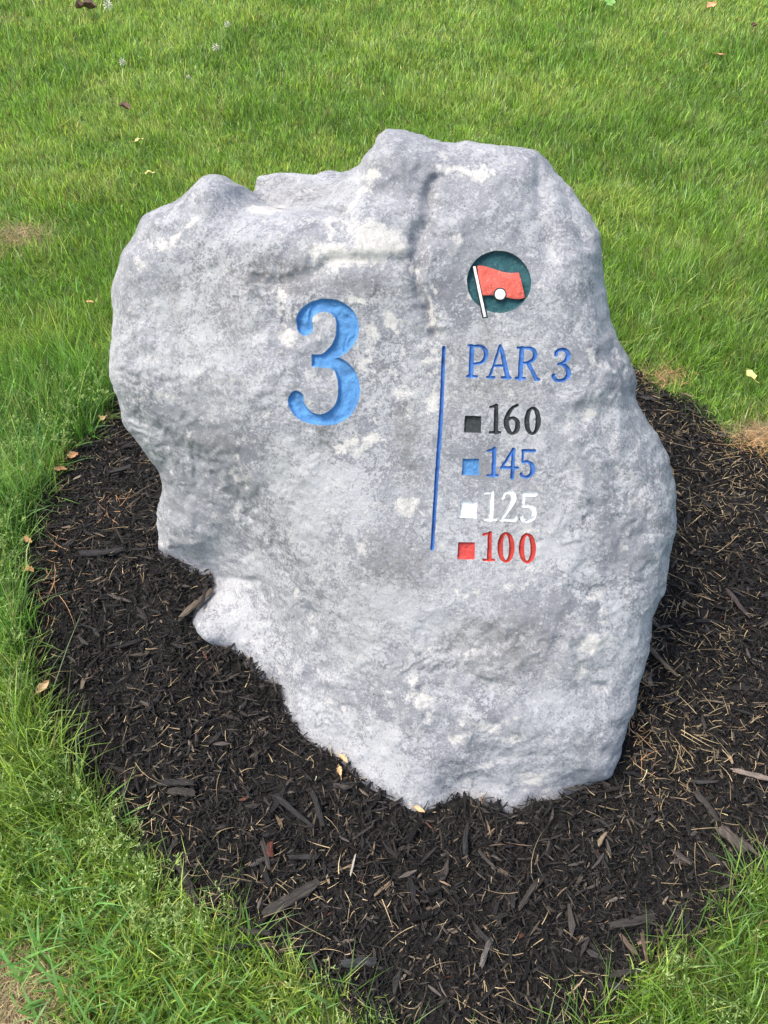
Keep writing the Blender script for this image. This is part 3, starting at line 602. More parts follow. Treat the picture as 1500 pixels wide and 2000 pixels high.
# ---- engraved, painted parts ----------------------------------------------
def inset_mesh(s):
    step = .0009 if s['name'] != 'emblem_recess' else .0016
    if s['label'].startswith('large'): step = .0013
    P = grid_pts(s['lo'], s['hi'], step, .15)
    f = s['fn'](P); P = P[f > step*.45]
    pts = list(s['loops']); e = []; c = 0
    for lp in pts: e += loop_edges(c, len(lp)); c += len(lp)
    V2, F2, _ = cdt(np.concatenate(pts+[P]), e)
    cc = V2[F2].mean(1); F2 = F2[s['fn'](cc) > 0]
    ff = np.clip(s['fn'](V2), 0, 1); ff[:c] = 0
    n2 = surf(V2)
    q = xyz(V2[:, 0], V2[:, 1])
    x = sstep(0, s['wall'], ff)
    if s['name'] == 'engraved_square': x = .8*sstep(0, .0014, ff)+.2*np.clip(ff/.0135, 0, 1)+.10*noise(q, 220, 12)*(ff > .001)
    dep = s['depth']*x*(1+.04*noise(q, 120, 7))
    return V2, F2, n2-dep
for s in SHAPES:
    V2, F2, n2 = inset_mesh(s)
    o = mesh_np(s['name'], world(V2[:, 0], V2[:, 1], n2), F2, s['mat'], boulder, nper=3)
    if s['label']: o['label'] = s['label']
    s['obj'] = o
recess = SHAPES[-1]['obj']

def raised(name, poly, top, bottom, mat, parent, label, h=.004):
    poly = np.array(poly, float)
    # resample edges
    pts = []
    for a, b in zip(poly, np.roll(poly, -1, 0)):
        k = max(1, int(np.hypot(*(b-a))/h))
        for j in range(k): pts.append(a+(b-a)*j/k)
    pts = np.array(pts); m = len(pts)
    Gp = grid_pts(pts.min(0), pts.max(0), h); Gp = Gp[poly_sdf(Gp, pts) > h*.4]
    V3, F3, _ = cdt(np.concatenate([pts, Gp]), loop_edges(0, m))
    F3 = F3[poly_sdf(V3[F3].mean(1), pts) > 0]
    n0 = surf(V3)
    q = xyz(V3[:, 0], V3[:, 1])
    edge = np.zeros(len(V3)); edge[:m] = .0004
    top3 = world(V3[:, 0], V3[:, 1], n0-top-edge+.0003*noise(q, 160, 8))
    bot = world(V3[:m, 0], V3[:m, 1], n0[:m]-bottom)
    Wd = np.concatenate([top3, bot]); k = len(V3)
    side = []
    for i in range(m):
        j = (i+1) % m; side += [(i, k+i, k+j), (i, k+j, j)]
    return_o = mesh_np(name, Wd, np.concatenate([F3, np.array(side)]), mat, parent, smooth=False, nper=3)
    return_o['label'] = label
    return return_o
raised('flag', PG['flag'], .0012, .0095, SALMON, recess, 'salmon red flag')
raised('pole_outline', PG['pole_rim'], .0040, .0095, OUTL, recess, 'dark outline of the flagpole with its shadow painted on the right', .003)  # right side wider: the pole's shadow is painted into the outline
raised('flagpole', PG['pole'], .0008, .0060, WHITEP, recess, 'white slanted flagpole', .003)
raised('ball_outline', PG['ball_rim'], .0008, .0095, OUTL, recess, 'dark outline of the golf ball', .003)
raised('golf_ball', PG['ball'], -.0002, .0060, WHITEP, recess, 'white golf ball disc', .003)

# footprint of the rock on the ground, for keeping chips and grass out
Wn = W
low = W[(W[:, 2] < .10)]
def rock_foot_mask(x, y):
    """True when (x,y) is inside the rock's foot"""
    cell = .012
    key = set(map(tuple, np.floor(low[:, :2]/cell).astype(int)))
    return np.array([(int(math.floor(a/cell)), int(math.floor(b/cell))) in key for a, b in zip(x, y)])
from mathutils.bvhtree import BVHTree
_bvh = BVHTree.FromPolygons([tuple(v) for v in W[::1]], [tuple(int(i) for i in f) for f in Fall])
# raster of the rock's cross-section just over the ground
FX0, FY0, FH = -.75, .40, .01
fw_, fh_ = 140, 140
FOOT = np.zeros((fw_, fh_), bool)
for i in range(fw_):
    for j in range(fh_):
        x, y = FX0+i*FH, FY0+j*FH
        z = float(gz(np.array([x]), np.array([y]))[0])+.004
        o = Vector((x, y, z)); cnt = 0
        for _ in range(8):
            hit = _bvh.ray_cast(o, Vector((0, 0, 1)))
            if hit[0] is None: break
            cnt += 1; o = hit[0]+Vector((0, 0, 1e-4))
        FOOT[i, j] = cnt % 2 == 1
def in_rock(x, y):
    i = np.clip(((x-FX0)/FH).round().astype(int), 0, fw_-1); j = np.clip(((y-FY0)/FH).round().astype(int), 0, fh_-1)
    ins = (x > FX0) & (x < FX0+(fw_-1)*FH) & (y > FY0) & (y < FY0+(fh_-1)*FH)
    return ins & FOOT[i, j]

# ------------------------------------------------------------------ ground sheets
def soil_mat():
    m, t, b = mat_new('soil_and_thatch')
    tc = t.nodes.new('ShaderNodeTexCoord'); v = tc.outputs['Object']
    a = noise_nd(t, v, 3, 6, .6); f = noise_nd(t, v, 160, 6, .75)
    c = ramp(t, f, [(.3, (.04, .07, .012)), (.55, (.10, .165, .03)), (.75, (.2, .25, .07))])
    at = t.nodes.new('ShaderNodeAttribute'); at.attribute_name = 'bare'
    soil = ramp(t, f, [(.3, (.15, .095, .05)), (.55, (.34, .23, .13)), (.75, (.52, .38, .23))])
    sp = t.nodes.new('ShaderNodeSeparateColor'); t.links.new(at.outputs['Color'], sp.inputs[0])
    c = mix(t, sp.outputs[0], c, soil)
    t.links.new(c, b.inputs['Base Color']); b.inputs['Roughness'].default_value = .95
    bump(t, f, .8, .01, b)
    return m
def bed_mat():
    m, t, b = mat_new('dark_mulch_base')
    tc = t.nodes.new('ShaderNodeTexCoord'); v = tc.outputs['Object']
    f = noise_nd(t, v, 120, 6, .75)
    t.links.new(ramp(t, f, [(.3, (.008, .007, .006)), (.6, (.022, .019, .016)), (.8, (.05, .042, .034))]), b.inputs['Base Color'])
    b.inputs['Roughness'].default_value = .9
    bump(t, f, 1, .012, b)
    return m

BARE = [(-.66, .22, .12, .075, .9), (-.60, .29, .06, .05, .45), (-1.22, 2.50, .11, .08, .45), (1.02, 1.56, .09, .035, 1.0), (.80, 1.80, .05, .03, .7), (-1.9, 4.4, .2, .1, .4)]
def bare_f(x, y):
    r = np.zeros_like(x)
    q = xyz(x, y); nx = noise(q, 18, 131)*.35
    for a, b, rx, ry, amp in BARE:
        r = np.maximum(r, amp*np.exp(-(((x-a)/rx)**2+((y-b)/ry)**2)**1.2)*(1+nx))
    return np.clip(r, 0, 1)

def sheet(name, xs, ys, zoff, mat):
    X, Y = np.meshgrid(xs, ys, indexing='ij'); x, y = X.ravel(), Y.ravel()
    z = gz(x, y)+zoff
    a, b = len(xs), len(ys)
    I = (np.arange(a-1)[:, None]*b+np.arange(b-1)[None]).ravel()
    F = np.stack([I, I+b, I+b+1, I+1], 1)
    o = mesh_np(name, np.stack([x, y, z], 1), F, mat, nper=4)
    C = np.zeros((len(x), 3)); C[:, 0] = bare_f(x, y); set_col(o, 'bare', C)
    return o
xs = np.r_[-300, -60, -15, -6, np.arange(-3, 3.01, .05), 6, 15, 60, 300]
ys = np.r_[-300, -60, -15, -5, np.arange(-1, 6.01, .05), 10, 20, 60, 300]
tag(sheet('ground', xs, ys, -.006, soil_mat()), 'green lawn ground under the grass blades', kind='structure')
# bed sheet: cut to the bed outline
bp = resample_closed(np.c_[BED, np.zeros((len(BED), 2))], .03)[:, :2]
gb = grid_pts(bp.min(0), bp.max(0), .03); gb = gb[poly_sdf(gb, bp) > .012]
Vd, Fd, _ = cdt(np.concatenate([bp, gb]), loop_edges(0, len(bp)))
Fd = Fd[poly_sdf(Vd[Fd].mean(1), bp) > 0]
zb = gz(Vd[:, 0], Vd[:, 1])+.002+.004*noise(xyz(Vd[:, 0], Vd[:, 1]), 12, 140)
bedo = mesh_np('mulch_bed', np.c_[Vd, zb], Fd, bed_mat(), nper=3)
tag(bedo, 'dark soil of the mulch bed around the boulder', kind='structure')

# ------------------------------------------------------------------ mulch chips
def chip_mat(name='shredded_bark'):
    m, t, b = mat_new(name)
    at = t.nodes.new('ShaderNodeAttribute'); at.attribute_name = 'tint'
    uv = t.nodes.new('ShaderNodeAttribute'); uv.attribute_name = 'grain'
    f = noise_nd(t, uv.outputs['Vector'], 1.0, 4, .65)
    c = mix(t, 1.0, at.outputs['Color'], ramp(t, f, [(.32, .45), (.5, .9), (.68, 1.9)]), 'MULTIPLY')
    t.links.new(c, b.inputs['Base Color'])
    b.inputs['Roughness'].default_value = .68
    b.inputs['Specular IOR Level'].default_value = .2
    bump(t, f, .9, .0015, b)
    return m
CHIP = chip_mat()

def chips_mesh(name, x, y, z, L, Wd, Th, yaw, pitch, roll, tint, mat, parent=None):
    """elongated splinters: 10 verts, tapered, slightly bent"""
    n = len(x)
    # template: 3 stations of 4 verts (x along), ends narrowed
    st = np.array([[-.5, .42], [-.05, 1.0], [.5, .34]])
    tv = []
    for a, k in st:
        for sy, sz in ((-1, -1), (1, -1), (1, 1), (-1, 1)): tv.append((a, sy*k*.5, sz*.5))
    tv = np.array(tv)                                    # 12
    quads = []
    for k in range(2):
        a = k*4; b = a+4
        for i in range(1, 4):
            j = (i+1) % 4
            quads.append((a+i, b+i, b+j, a+j))
    quads = np.array(quads)
    V = np.repeat(tv[None], n, 0)
    V = V+(rng.random(V.shape)-.5)*np.array([.16, .55, .35])
    bend = (rng.random(n)-.5)*.22
    V[:, :, 1] += 0
    P = np.empty_like(V)
    P[:, :, 0] = V[:, :, 0]*L[:, None]
    P[:, :, 1] = V[:, :, 1]*Wd[:, None]+bend[:, None]*L[:, None]*(4*V[:, :, 0]**2)*.5
    P[:, :, 2] = V[:, :, 2]*Th[:, None]
    # grain coordinates
    g = np.empty_like(P)
    off = rng.random((n, 1))*400
    g[:, :, 0] = P[:, :, 0]*55+off; g[:, :, 1] = P[:, :, 1]*950; g[:, :, 2] = P[:, :, 2]*400+off*.7
    cr, sr = np.cos(roll)[:, None], np.sin(roll)[:, None]
    a = P[:, :, 1]*cr-P[:, :, 2]*sr; b = P[:, :, 1]*sr+P[:, :, 2]*cr
    cp_, sp_ = np.cos(pitch)[:, None], np.sin(pitch)[:, None]
    X = P[:, :, 0]*cp_-b*sp_; Zz = P[:, :, 0]*sp_+b*cp_
    cy, sy = np.cos(yaw)[:, None], np.sin(yaw)[:, None]
    Q = np.stack([X*cy-a*sy+x[:, None], X*sy+a*cy+y[:, None], Zz+z[:, None]], 2)
    F = (quads[None]+(np.arange(n)*12)[:, None, None]).reshape(-1, 4)
    o = mesh_np(name, Q.reshape(-1, 3), F, mat, parent, smooth=False, nper=4)
    set_col(o, 'tint', np.repeat(tint, 12, 0))
    at = o.data.attributes.new('grain', 'FLOAT_VECTOR', 'POINT')
    at.data.foreach_set('vector', np.ascontiguousarray(g.reshape(-1, 3), dtype=np.float32).ravel())
    return o

def bed_points(n, margin=-.01):
    lo, hi = BED.min(0), BED.max(0)
    x = rng.uniform(lo[0], hi[0], n); y = rng.uniform(lo[1], hi[1], n)
    k = (bed_sdf(x, y) > margin) & ~in_rock(x, y)
    return x[k], y[k]
def chip_tints(n):
    u = rng.random(n); base = np.empty((n, 3))
    v = rng.lognormal(0, .42, n)[:, None]
    base[:] = np.array([.0135, .0122, .0112])*v
    k = u > .74; base[k] = np.array([.038, .032, .027])*v[k]
    k = u > .945; base[k] = np.array([.085, .066, .047])*v[k]
    k = u > .985; base[k] = np.array([.17, .12, .075])*np.minimum(v[k], 1.3)
    k = u > .997; base[k] = np.array([.10, .042, .026])
    return base
x, y = bed_points(142000)
print('chips', len(x))
n = len(x); sizes = 1+.35*noise(xyz(x, y), 8, 161)
L = sizes*np.clip(rng.lognormal(math.log(.015), .5, n), .005, .052)
Wd = np.clip(rng.lognormal(math.log(.00195), .5, n), .0008, .010); Wd = np.minimum(Wd, L*.4)
Th = Wd*rng.uniform(.3, .8, n)
yaw = rng.uniform(0, 2*math.pi, n)+0
pit = rng.normal(0, .26, n); roll = rng.normal(0, .5, n)
CW = world(CON[:, 0], CON[:, 1], CON[:, 2])[:, :2]
foot_d = line_dist(P2(x, y), CW)
z = gz(x, y)+.006*np.exp(-foot_d/.02)+.004+rng.random(n)**1.3*.016+.006*noise(xyz(x, y), 14, 141)
tag(chips_mesh('mulch', x, y, z, L, Wd, Th, yaw, pit, roll, chip_tints(n), CHIP), 'black shredded bark mulch heaped around the boulder', 'mulch', kind='stuff')
# broader flakes mixed in
x, y = bed_points(3000); n = len(x)
L = np.clip(rng.lognormal(math.log(.026), .35, n), .012, .055); Wd = np.clip(L*rng.uniform(.10, .26, n), .0025, .010); Th = rng.uniform(.0015, .004, n)
z = gz(x, y)+.012+rng.random(n)*.010+.006*noise(xyz(x, y), 14, 141)
tt = chip_tints(n)*1.4
tag(chips_mesh('bark_flakes', x, y, z, L, Wd, Th, rng.uniform(0, 6.28, n), rng.normal(0, .13, n), rng.normal(0, .25, n), tt, CHIP), 'broader dark bark flakes scattered through the mulch', 'mulch', kind='stuff')

# ------------------------------------------------------------------ ribbons (straw, grass blades)
def leaf_mat(name, rough=.5, trans=.35, spec=.35):
    m, t, b = mat_new(name)
    at = t.nodes.new('ShaderNodeAttribute'); at.attribute_name = 'tint'
    b.inputs['Roughness'].default_value = rough; b.inputs['Specular IOR Level'].default_value = spec
    t.links.new(at.outputs['Color'], b.inputs['Base Color'])
    tr = t.nodes.new('ShaderNodeBsdfTranslucent')
    c2 = mix(t, 1.0, at.outputs['Color'], (1.2, 1.2, .75), 'MULTIPLY')
    t.links.new(c2, tr.inputs['Color'])
    ms = t.nodes.new('ShaderNodeMixShader'); ms.inputs[0].default_value = trans
    t.links.new(b.outputs[0], ms.inputs[1]); t.links.new(tr.outputs[0], ms.inputs[2])
    t.links.new(ms.outputs[0], t.nodes['Material Output'].inputs['Surface'])
    return m
GRASS = leaf_mat('grass_blade', .40, .45, .5)
STRAW = leaf_mat('dry_straw', .6, .2, .3)

def ribbons(x, y, z, L, w0, az, lean, curl, seg, tint, twist=None, tipw=.12):
    """curved tapered blades. lean: start tilt from vertical, curl: extra tilt at the tip"""
    n = len(x)
    pos = np.stack([x, y, z], 1)
    dirh = np.stack([np.cos(az), np.sin(az), np.zeros(n)], 1)
    tw = az+math.pi/2 if twist is None else az+math.pi/2+twist
    side = np.stack([np.cos(tw), np.sin(tw), np.zeros(n)], 1)
    rows = []
    p = pos.copy()
    for k in range(seg+1):
        u = k/seg
        wd = w0*(1-(1-tipw)*u**1.7) if seg > 1 else w0*(1-u*(1-tipw))
        if k == seg:
            rows.append(p[:, None].copy())
        else:
            rows.append(np.stack([p-side*wd[:, None]*.5, p+side*wd[:, None]*.5], 1))
            a = lean+curl*((k+.5)/seg)
            p = p+(L/seg)[:, None]*(dirh*np.sin(a)[:, None]+np.array([0, 0, 1.])*np.cos(a)[:, None])
    V = np.concatenate(rows, 1)                           # n, 2*seg+1, 3
    m = 2*seg+1
    f = []
    for k in range(seg-1):
        a = 2*k; f += [(a, a+1, a+3), (a, a+3, a+2)]
    a = 2*(seg-1); f.append((a, a+1, a+2))
    F = (np.array(f)[None]+(np.arange(n)*m)[:, None, None]).reshape(-1, 3)
    C = np.repeat(tint, m, 0)
    return V.reshape(-1, 3), F, C
def join(parts):
    Vs, Fs, Cs, o = [], [], [], 0
    for V, F, C in parts:
        Vs.append(V); Fs.append(F+o); Cs.append(C); o += len(V)
    return np.concatenate(Vs), np.concatenate(Fs), np.concatenate(Cs)

# straw on the mulch: thin dry blades lying nearly flat
def straw_set(x, y, Lm, tintf, zr=.012, flat=.12):
    n = len(x)
    L = np.clip(rng.lognormal(math.log(Lm), .62, n), .007, .10)
    w0 = rng.uniform(.0007, .0015, n)
    az = rng.uniform(0, 6.28, n)
    # lying ribbons: lean close to horizontal, curling sideways comes from the chord bend below
    seg = 4
    V, F, C = ribbons(x, y, gz(x, y)+.016+rng.random(n)*zr, L, w0, az, np.full(n, math.pi/2)+rng.normal(0, flat, n), rng.normal(0, .25, n), seg, tintf(n))
    # bend sideways in plan
    m = 2*seg+1; V = V.reshape(n, m, 3)
    k = np.array([0, 0, 1, 1, 2, 2, 3, 3, 4])/4.
    b = rng.normal(0, .45, n)*L
    sx, sy = -np.sin(az), np.cos(az)
    off = b[:, None]*k[None]**2*.6
    V[:, :, 0] += off*sx[:, None]; V[:, :, 1] += off*sy[:, None]
    return V.reshape(-1, 3), F, C
def tan_t(n):
    v = rng.lognormal(-.1, .35, n)[:, None]
    return np.clip(np.array([.36, .27, .145])*v, 0, .75)
def orange_t(n):
    v = rng.lognormal(0, .3, n)[:, None]
    return np.clip(np.array([.42, .24, .11])*v, 0, .8)
px_, py_ = bed_points(26000)
n = len(px_)
# denser by the right side of the rock and along the grass
wgt = .09+.27*sstep(.2, .75, px_)*sstep(.35, .8, py_)+.35*np.exp(-bed_sdf(px_, py_)/.06)
q = xyz(px_, py_); wgt = wgt*(.45+1.1*sstep(-.4, .6, noise(q, 7, 151)))
edge_r = np.exp(-((px_-.53)/.07)**2)*sstep(.55, .7, py_)*sstep(1.35, 1.1, py_)
wgt += .6*edge_r
k = rng.random(n) < wgt
sx_, sy_ = px_[k], py_[k]
parts = [straw_set(sx_, sy_, .019, tan_t)]
cx = np.concatenate([rng.normal(1.02, .07, 500), rng.normal(.80, .035, 170), rng.normal(.50, .018, 220), rng.normal(-.64, .03, 25), rng.normal(-.72, .03, 50)])
cy = np.concatenate([rng.normal(1.52, .028, 500), rng.normal(1.78, .025, 170), rng.normal(.87, .12, 220), rng.normal(1.25, .05, 25), rng.normal(1.05, .05, 50)])
parts.append(straw_set(cx, cy, .022, orange_t))
V, F, C = join(parts)
o = mesh_np('dry_straw', V, F, STRAW, nper=3); set_col(o, 'tint', C)
tag(o, 'thin tan dry grass clippings lying over the mulch', 'straw', kind='stuff')

# ------------------------------------------------------------------ the lawn
def grass_tint(x, y, n):
    q = xyz(x, y)
    a = .5+.5*fbm(q, 2.2, 3, 201); b = .5+.5*fbm(q, 9, 3, 203)
    g1 = np.array([.092, .185, .026]); g2 = np.array([.285, .465, .072]); g3 = np.array([.60, .68, .19]); gb = np.array([.20, .30, .12])
    u = rng.random(n)[:, None]
    c = g1*(1-u)+g2*u
    c = c*(.92+.24*sstep(.2, .8, .5*a+.5*(.5+.5*fbm(q, 5, 2, 207))))[:, None]
    t = np.clip(sstep(.3, .9, a)*.55+sstep(.45, .9, b)*.35, 0, 1)[:, None]*rng.random((n, 1))
    c = c*(1-t)+g3*t
    k = rng.random(n) < .18; c[k] = gb*rng.uniform(.8, 1.4, (k.sum(), 1))
    c *= rng.lognormal(.02, .48, (n, 1))
    lush = (sstep(-.45, -.62, x)*sstep(.75, .95, y)*sstep(2.0, 1.6, y))[:, None]  # grass left of the boulder is tinted darker and bluer
    c = c*(1-lush*np.array([.38, .20, .16]))
    bf = bare_f(x, y)
    pale = rng.random(n) < (.04+.09*sstep(.55, .95, b)+.6*bf)
    c[pale] = np.array([.33, .27, .12])*rng.uniform(.6, 1.25, (pale.sum(), 1))
    return np.clip(c, 0, .8)

def lawn_points(x0, x1, y0, y1, dens, per=7, spread=.010):
    nc = int((x1-x0)*(y1-y0)*dens/per)
    cx = rng.uniform(x0, x1, nc); cy = rng.uniform(y0, y1, nc)
    x = np.repeat(cx, per)+rng.normal(0, spread, nc*per); y = np.repeat(cy, per)+rng.normal(0, spread, nc*per)
    caz = np.arctan2(y-np.repeat(cy, per), x-np.repeat(cx, per))
    return x, y, caz
def in_view(x, y, pad):
    hw = .42+.386*np.abs(y)+pad
    return np.abs(x) < hw
parts = []
nb_ = 0
def lawn(x0, x1, y0, y1, dens, seg, hm, wm, test, per=7, spread=.010, leanm=.38):
    global nb_
    x, y, caz = lawn_points(x0, x1, y0, y1, dens, per, spread)
    k = test(x, y); x, y, caz = x[k], y[k], caz[k]
    bs = bed_sdf(x, y)
    k = (bs < rng.normal(0, .014, len(x))) & ~in_rock(x, y)
    k &= rng.random(len(x)) > .93*bare_f(x, y)
    x, y, caz, bs = x[k], y[k], caz[k], bs[k]
    n = len(x); q = xyz(x, y)
    hgt = hm(x, y)*rng.lognormal(0, .30, n)*(.78+.35*fbm(q, 6, 2, 211)+.2)
    hgt *= 1-.6*bare_f(x, y)
    hgt *= 1-.35*np.exp(-np.abs(bs)/.02)*rng.random(n)
    fl = 6*noise(q, 3.0, 221)+2.5*noise(q, 11, 222)
    az = np.where(rng.random(n) < .6, rng.uniform(0, 6.283, n), fl+rng.normal(0, .7, n))
    lean = np.abs(rng.normal(leanm*.4, .25, n)); curl = np.abs(rng.normal(.40, .45, n))
    flat = rng.random(n) < .07; lean[flat] += .7
    w0 = wm*rng.lognormal(0, .28, n)
    tw = rng.normal(0, .9, n)
    V, F, C = ribbons(x, y, gz(x, y)-.004, hgt, w0, az, lean, curl, seg, grass_tint(x, y, n), tw)
    parts.append((V, F, C)); nb_ += n
def h_near(x, y):
    left = sstep(-.2, -.6, x)*sstep(1.9, 1.2, y)*sstep(.35, .65, y)
    ls = .054+.058*left
    rightb = sstep(.3, .5, x)*sstep(.8, .6, y)
    return ls+.018*rightb
near = lambda x, y: in_view(x, y, .12) & (y < 1.35)
lawn(-1.3, 1.3,   .02, 1.35, 58000, 3, h_near, .0024, near)
mid = lambda x, y: in_view(x, y, .15)
for y0_, y1_, sg_ in ((1.35, 1.9, 3), (1.9, 2.5, 2)):
    lawn(-1.75, 1.75, y0_, y1_, 50000, sg_, lambda x, y: .040+.045*sstep(-.3, -.6, x)*sstep(2.1, 1.6, y), .0022, mid)
lawn(-2.3, 2.3, 2.5, 3.6, 38000, 2, lambda x, y: .034+0*x, .0030, mid, 7, .011)
lawn(-3.0, 3.0, 3.6, 5.3, 23000, 2, lambda x, y: .036+0*x, .0038, mid, 7, .014)
# beyond the frame, for a step to the side
out_ = lambda x, y: ~in_view(x, y, .12)
lawn(-3.2, 3.2, -.8, 5.3, 2300, 2, lambda x, y: .055+0*x, .0065, out_, 7, .03)
lawn(-5.5, 5.5, 5.3, 8.5, 1800, 2, lambda x, y: .055+0*x, .009, lambda x, y: x == x, 7, .04)
# broad-bladed coarse grass in the lower left and by the bed
def coarse(cx, cy, sx, sy, n, Lm, wm):
    x = rng.normal(cx, sx, n); y = rng.normal(cy, sy, n)
    k = bed_sdf(x, y) < -.005; x, y = x[k], y[k]; n = len(x)
    c = np.array([.16, .32, .085])*rng.uniform(.8, 1.7, (n, 1))
    parts.append(ribbons(x, y, gz(x, y)-.003, Lm*1.05*rng.lognormal(0, .25, n), wm*rng.uniform(.7, 1.25, n), rng.uniform(0, 6.28, n), np.abs(rng.normal(.5, .25, n)), rng.uniform(.3, 1.1, n), 4, c, rng.normal(0, .7, n), .1))
coarse(-.40, .26, .15, .07, 330, .075, .0058)
coarse(-.56, .42, .10, .12, 220, .085, .0052)
coarse(-.72, .75, .08, .20, 240, .095, .0045)
coarse(-.85, 1.2, .10, .25, 160, .095, .0042)
coarse(.60, .34, .08, .06, 130, .06, .0042)
coarse(-1.2, 2.3, .5, .5, 160, .055, .006)
# stray long blades bending over the mulch
sel = rng.integers(0, len(bp), 420)
bx, by = bp[sel, 0], bp[sel, 1]
cenx, ceny = .2, .9
azs = np.arctan2(ceny-by, cenx-bx)+rng.normal(0, .8, len(sel))
k = in_view(bx, by, .1)
bx, by, azs = bx[k], by[k], azs[k]; n = len(bx)
c = np.array([.10, .19, .035])*rng.uniform(.7, 1.7, (n, 1))
parts.append(ribbons(bx, by, gz(bx, by), rng.uniform(.05, .13, n), rng.uniform(.0014, .0026, n), azs, rng.uniform(.3, 1.0, n), rng.uniform(.4, 1.3, n), 5, c, rng.normal(0, .5, n)))
V, F, C = join(parts)
print('blades', nb_, 'tris', len(F))
o = mesh_np('grass', V, F, GRASS, nper=3); set_col(o, 'tint', C)
tag(o, 'green mown lawn grass around the mulch bed and behind the boulder', 'grass', kind='stuff')

# ---- seed heads of annual meadow grass along the bed ----
def seedheads(x, y, Ls):
    P = []
    n = len(x)
    az = rng.uniform(0, 6.28, n); lean = np.abs(rng.normal(.25, .18, n)); curl = rng.uniform(.1, .5, n)
    stem = np.array([.13, .23, .055])*rng.uniform(.8, 1.3, (n, 1))
    z0 = gz(x, y)
    P.append(ribbons(x, y, z0, Ls, np.full(n, .0010), az, lean, curl, 3, stem, None, .5))
    def along(u):
        p = np.stack([x, y, z0], 1); m = 3
        for k in range(m):
            a = lean+curl*((k+.5)/m); f = np.clip(u*m-k, 0, 1)
            p = p+(f*Ls/m)[:, None]*(np.stack([np.cos(az), np.sin(az), 0*az], 1)*np.sin(a)[:, None]+np.array([0, 0, 1.])*np.cos(a)[:, None])
        return p
    for j in range(9):
        u = .60+.40*j/8
        p = along(np.full(n, u))
        bz = rng.uniform(0, 6.28, n); bl = Ls*.20*(1.1-(u-.60)/.40*.75)
        el = rng.uniform(.5, 1.1, n)
        d = np.stack([np.cos(bz)*np.sin(el), np.sin(bz)*np.sin(el), np.cos(el)], 1)
        P.append(ribbons(p[:, 0], p[:, 1], p[:, 2], bl, np.full(n, .0006), bz, el, 0*el, 1, stem))
        pale = np.array([.38, .48, .17])*rng.uniform(.75, 1.35, (n, 1))
        for fr in (.55, .8, 1.0):
            s_ = p+d*(bl*fr)[:, None]
            P.append(ribbons(s_[:, 0], s_[:, 1], s_[:, 2], rng.uniform(.0040, .0070, n), np.full(n, .0022), bz+rng.normal(0, .7, n), el+rng.normal(0, .3, n), 0*el, 2, pale, rng.normal(0, 1, n), .3))
    return join(P)
NS = 5200
x = rng.uniform(-1.15, -.30, NS); y = rng.uniform(.25, 1.75, NS); bs = bed_sdf(x, y)
k = (bs < -.004) & (rng.random(NS) < .12+.9*np.exp(bs/.09)) & (y > .33) & (rng.random(NS) < .75) & (bare_f(x, y) < .2) & ~in_rock(x, y)
x, y = x[k], y[k]
x2 = rng.uniform(-.3, .85, 500); y2 = rng.uniform(.1, .55, 500); bs = bed_sdf(x2, y2)
k = (bs < -.004) & (bs > -.12) & (rng.random(500) < .45)
x = np.r_[x, x2[k]]; y = np.r_[y, y2[k]]
print('seedheads', len(x))
V, F, C = seedheads(x, y, rng.uniform(.07, .125, len(x)))
o = mesh_np('grass_seedheads', V, F, GRASS, nper=3); set_col(o, 'tint', C)
tag(o, 'pale feathery seed heads of tall grass at the bed edge', 'grass', kind='stuff')

# thatch: dry clippings down in the lawn and on the bare soil
xs_, ys_ = rng.uniform(-2.2, 2.2, 9000), rng.uniform(.1, 5, 9000)
k = in_view(xs_, ys_, .1) & (bed_sdf(xs_, ys_) < 0) & ~in_rock(xs_, ys_)
ex = np.concatenate([xs_[k]]+[rng.normal(a, rx*.6, int(9000*rx*ry*40*amp)+20) for a, b, rx, ry, amp in BARE[:4]])
ey = np.concatenate([ys_[k]]+[b*1.0+0*rng.random(int(9000*rx*ry*40*amp)+20)+rng.normal(0, ry*.6, int(9000*rx*ry*40*amp)+20) for a, b, rx, ry, amp in BARE[:4]])
V, F, C = straw_set(ex, ey, .026, tan_t, .010, .2)
V[:, 2] -= .008
o = mesh_np('thatch', V, F, STRAW, nper=3); set_col(o, 'tint', C)
tag(o, 'dry tan clippings down among the lawn grass and bare soil', 'thatch', kind='stuff')

# ------------------------------------------------------------------ single things
def simple_mat(name, c0, c1, sc=60, rough=.7, trans=0):
    m, t, b = mat_new(name)
    tc = t.nodes.new('ShaderNodeTexCoord')
    f = noise_nd(t, tc.outputs['Object'], sc, 5, .7)
    t.links.new(ramp(t, f, [(.3, c0), (.7, c1)]), b.inputs['Base Color'])
    b.inputs['Roughness'].default_value = rough
    bump(t, f, .6, .001, b)
    return m
LEAF_TAN = simple_mat('dry_leaf_tan', (.46, .28, .13), (.66, .46, .25))
LEAF_OR = simple_mat('dry_leaf_orange', (.50, .24, .10), (.68, .38, .20))
LEAF_YEL = simple_mat('leaf_yellow', (.50, .45, .12), (.62, .58, .22))
LEAF_BR = simple_mat('dry_leaf_brown', (.07, .035, .02), (.16, .09, .055))
CLOV = simple_mat('clover_green', (.13, .28, .05), (.20, .38, .09))
FLOWER = simple_mat('flower_white', (.34, .34, .22), (.58, .57, .46), 300)
STEM = simple_mat('stem_green', (.16, .24, .06), (.26, .33, .10))

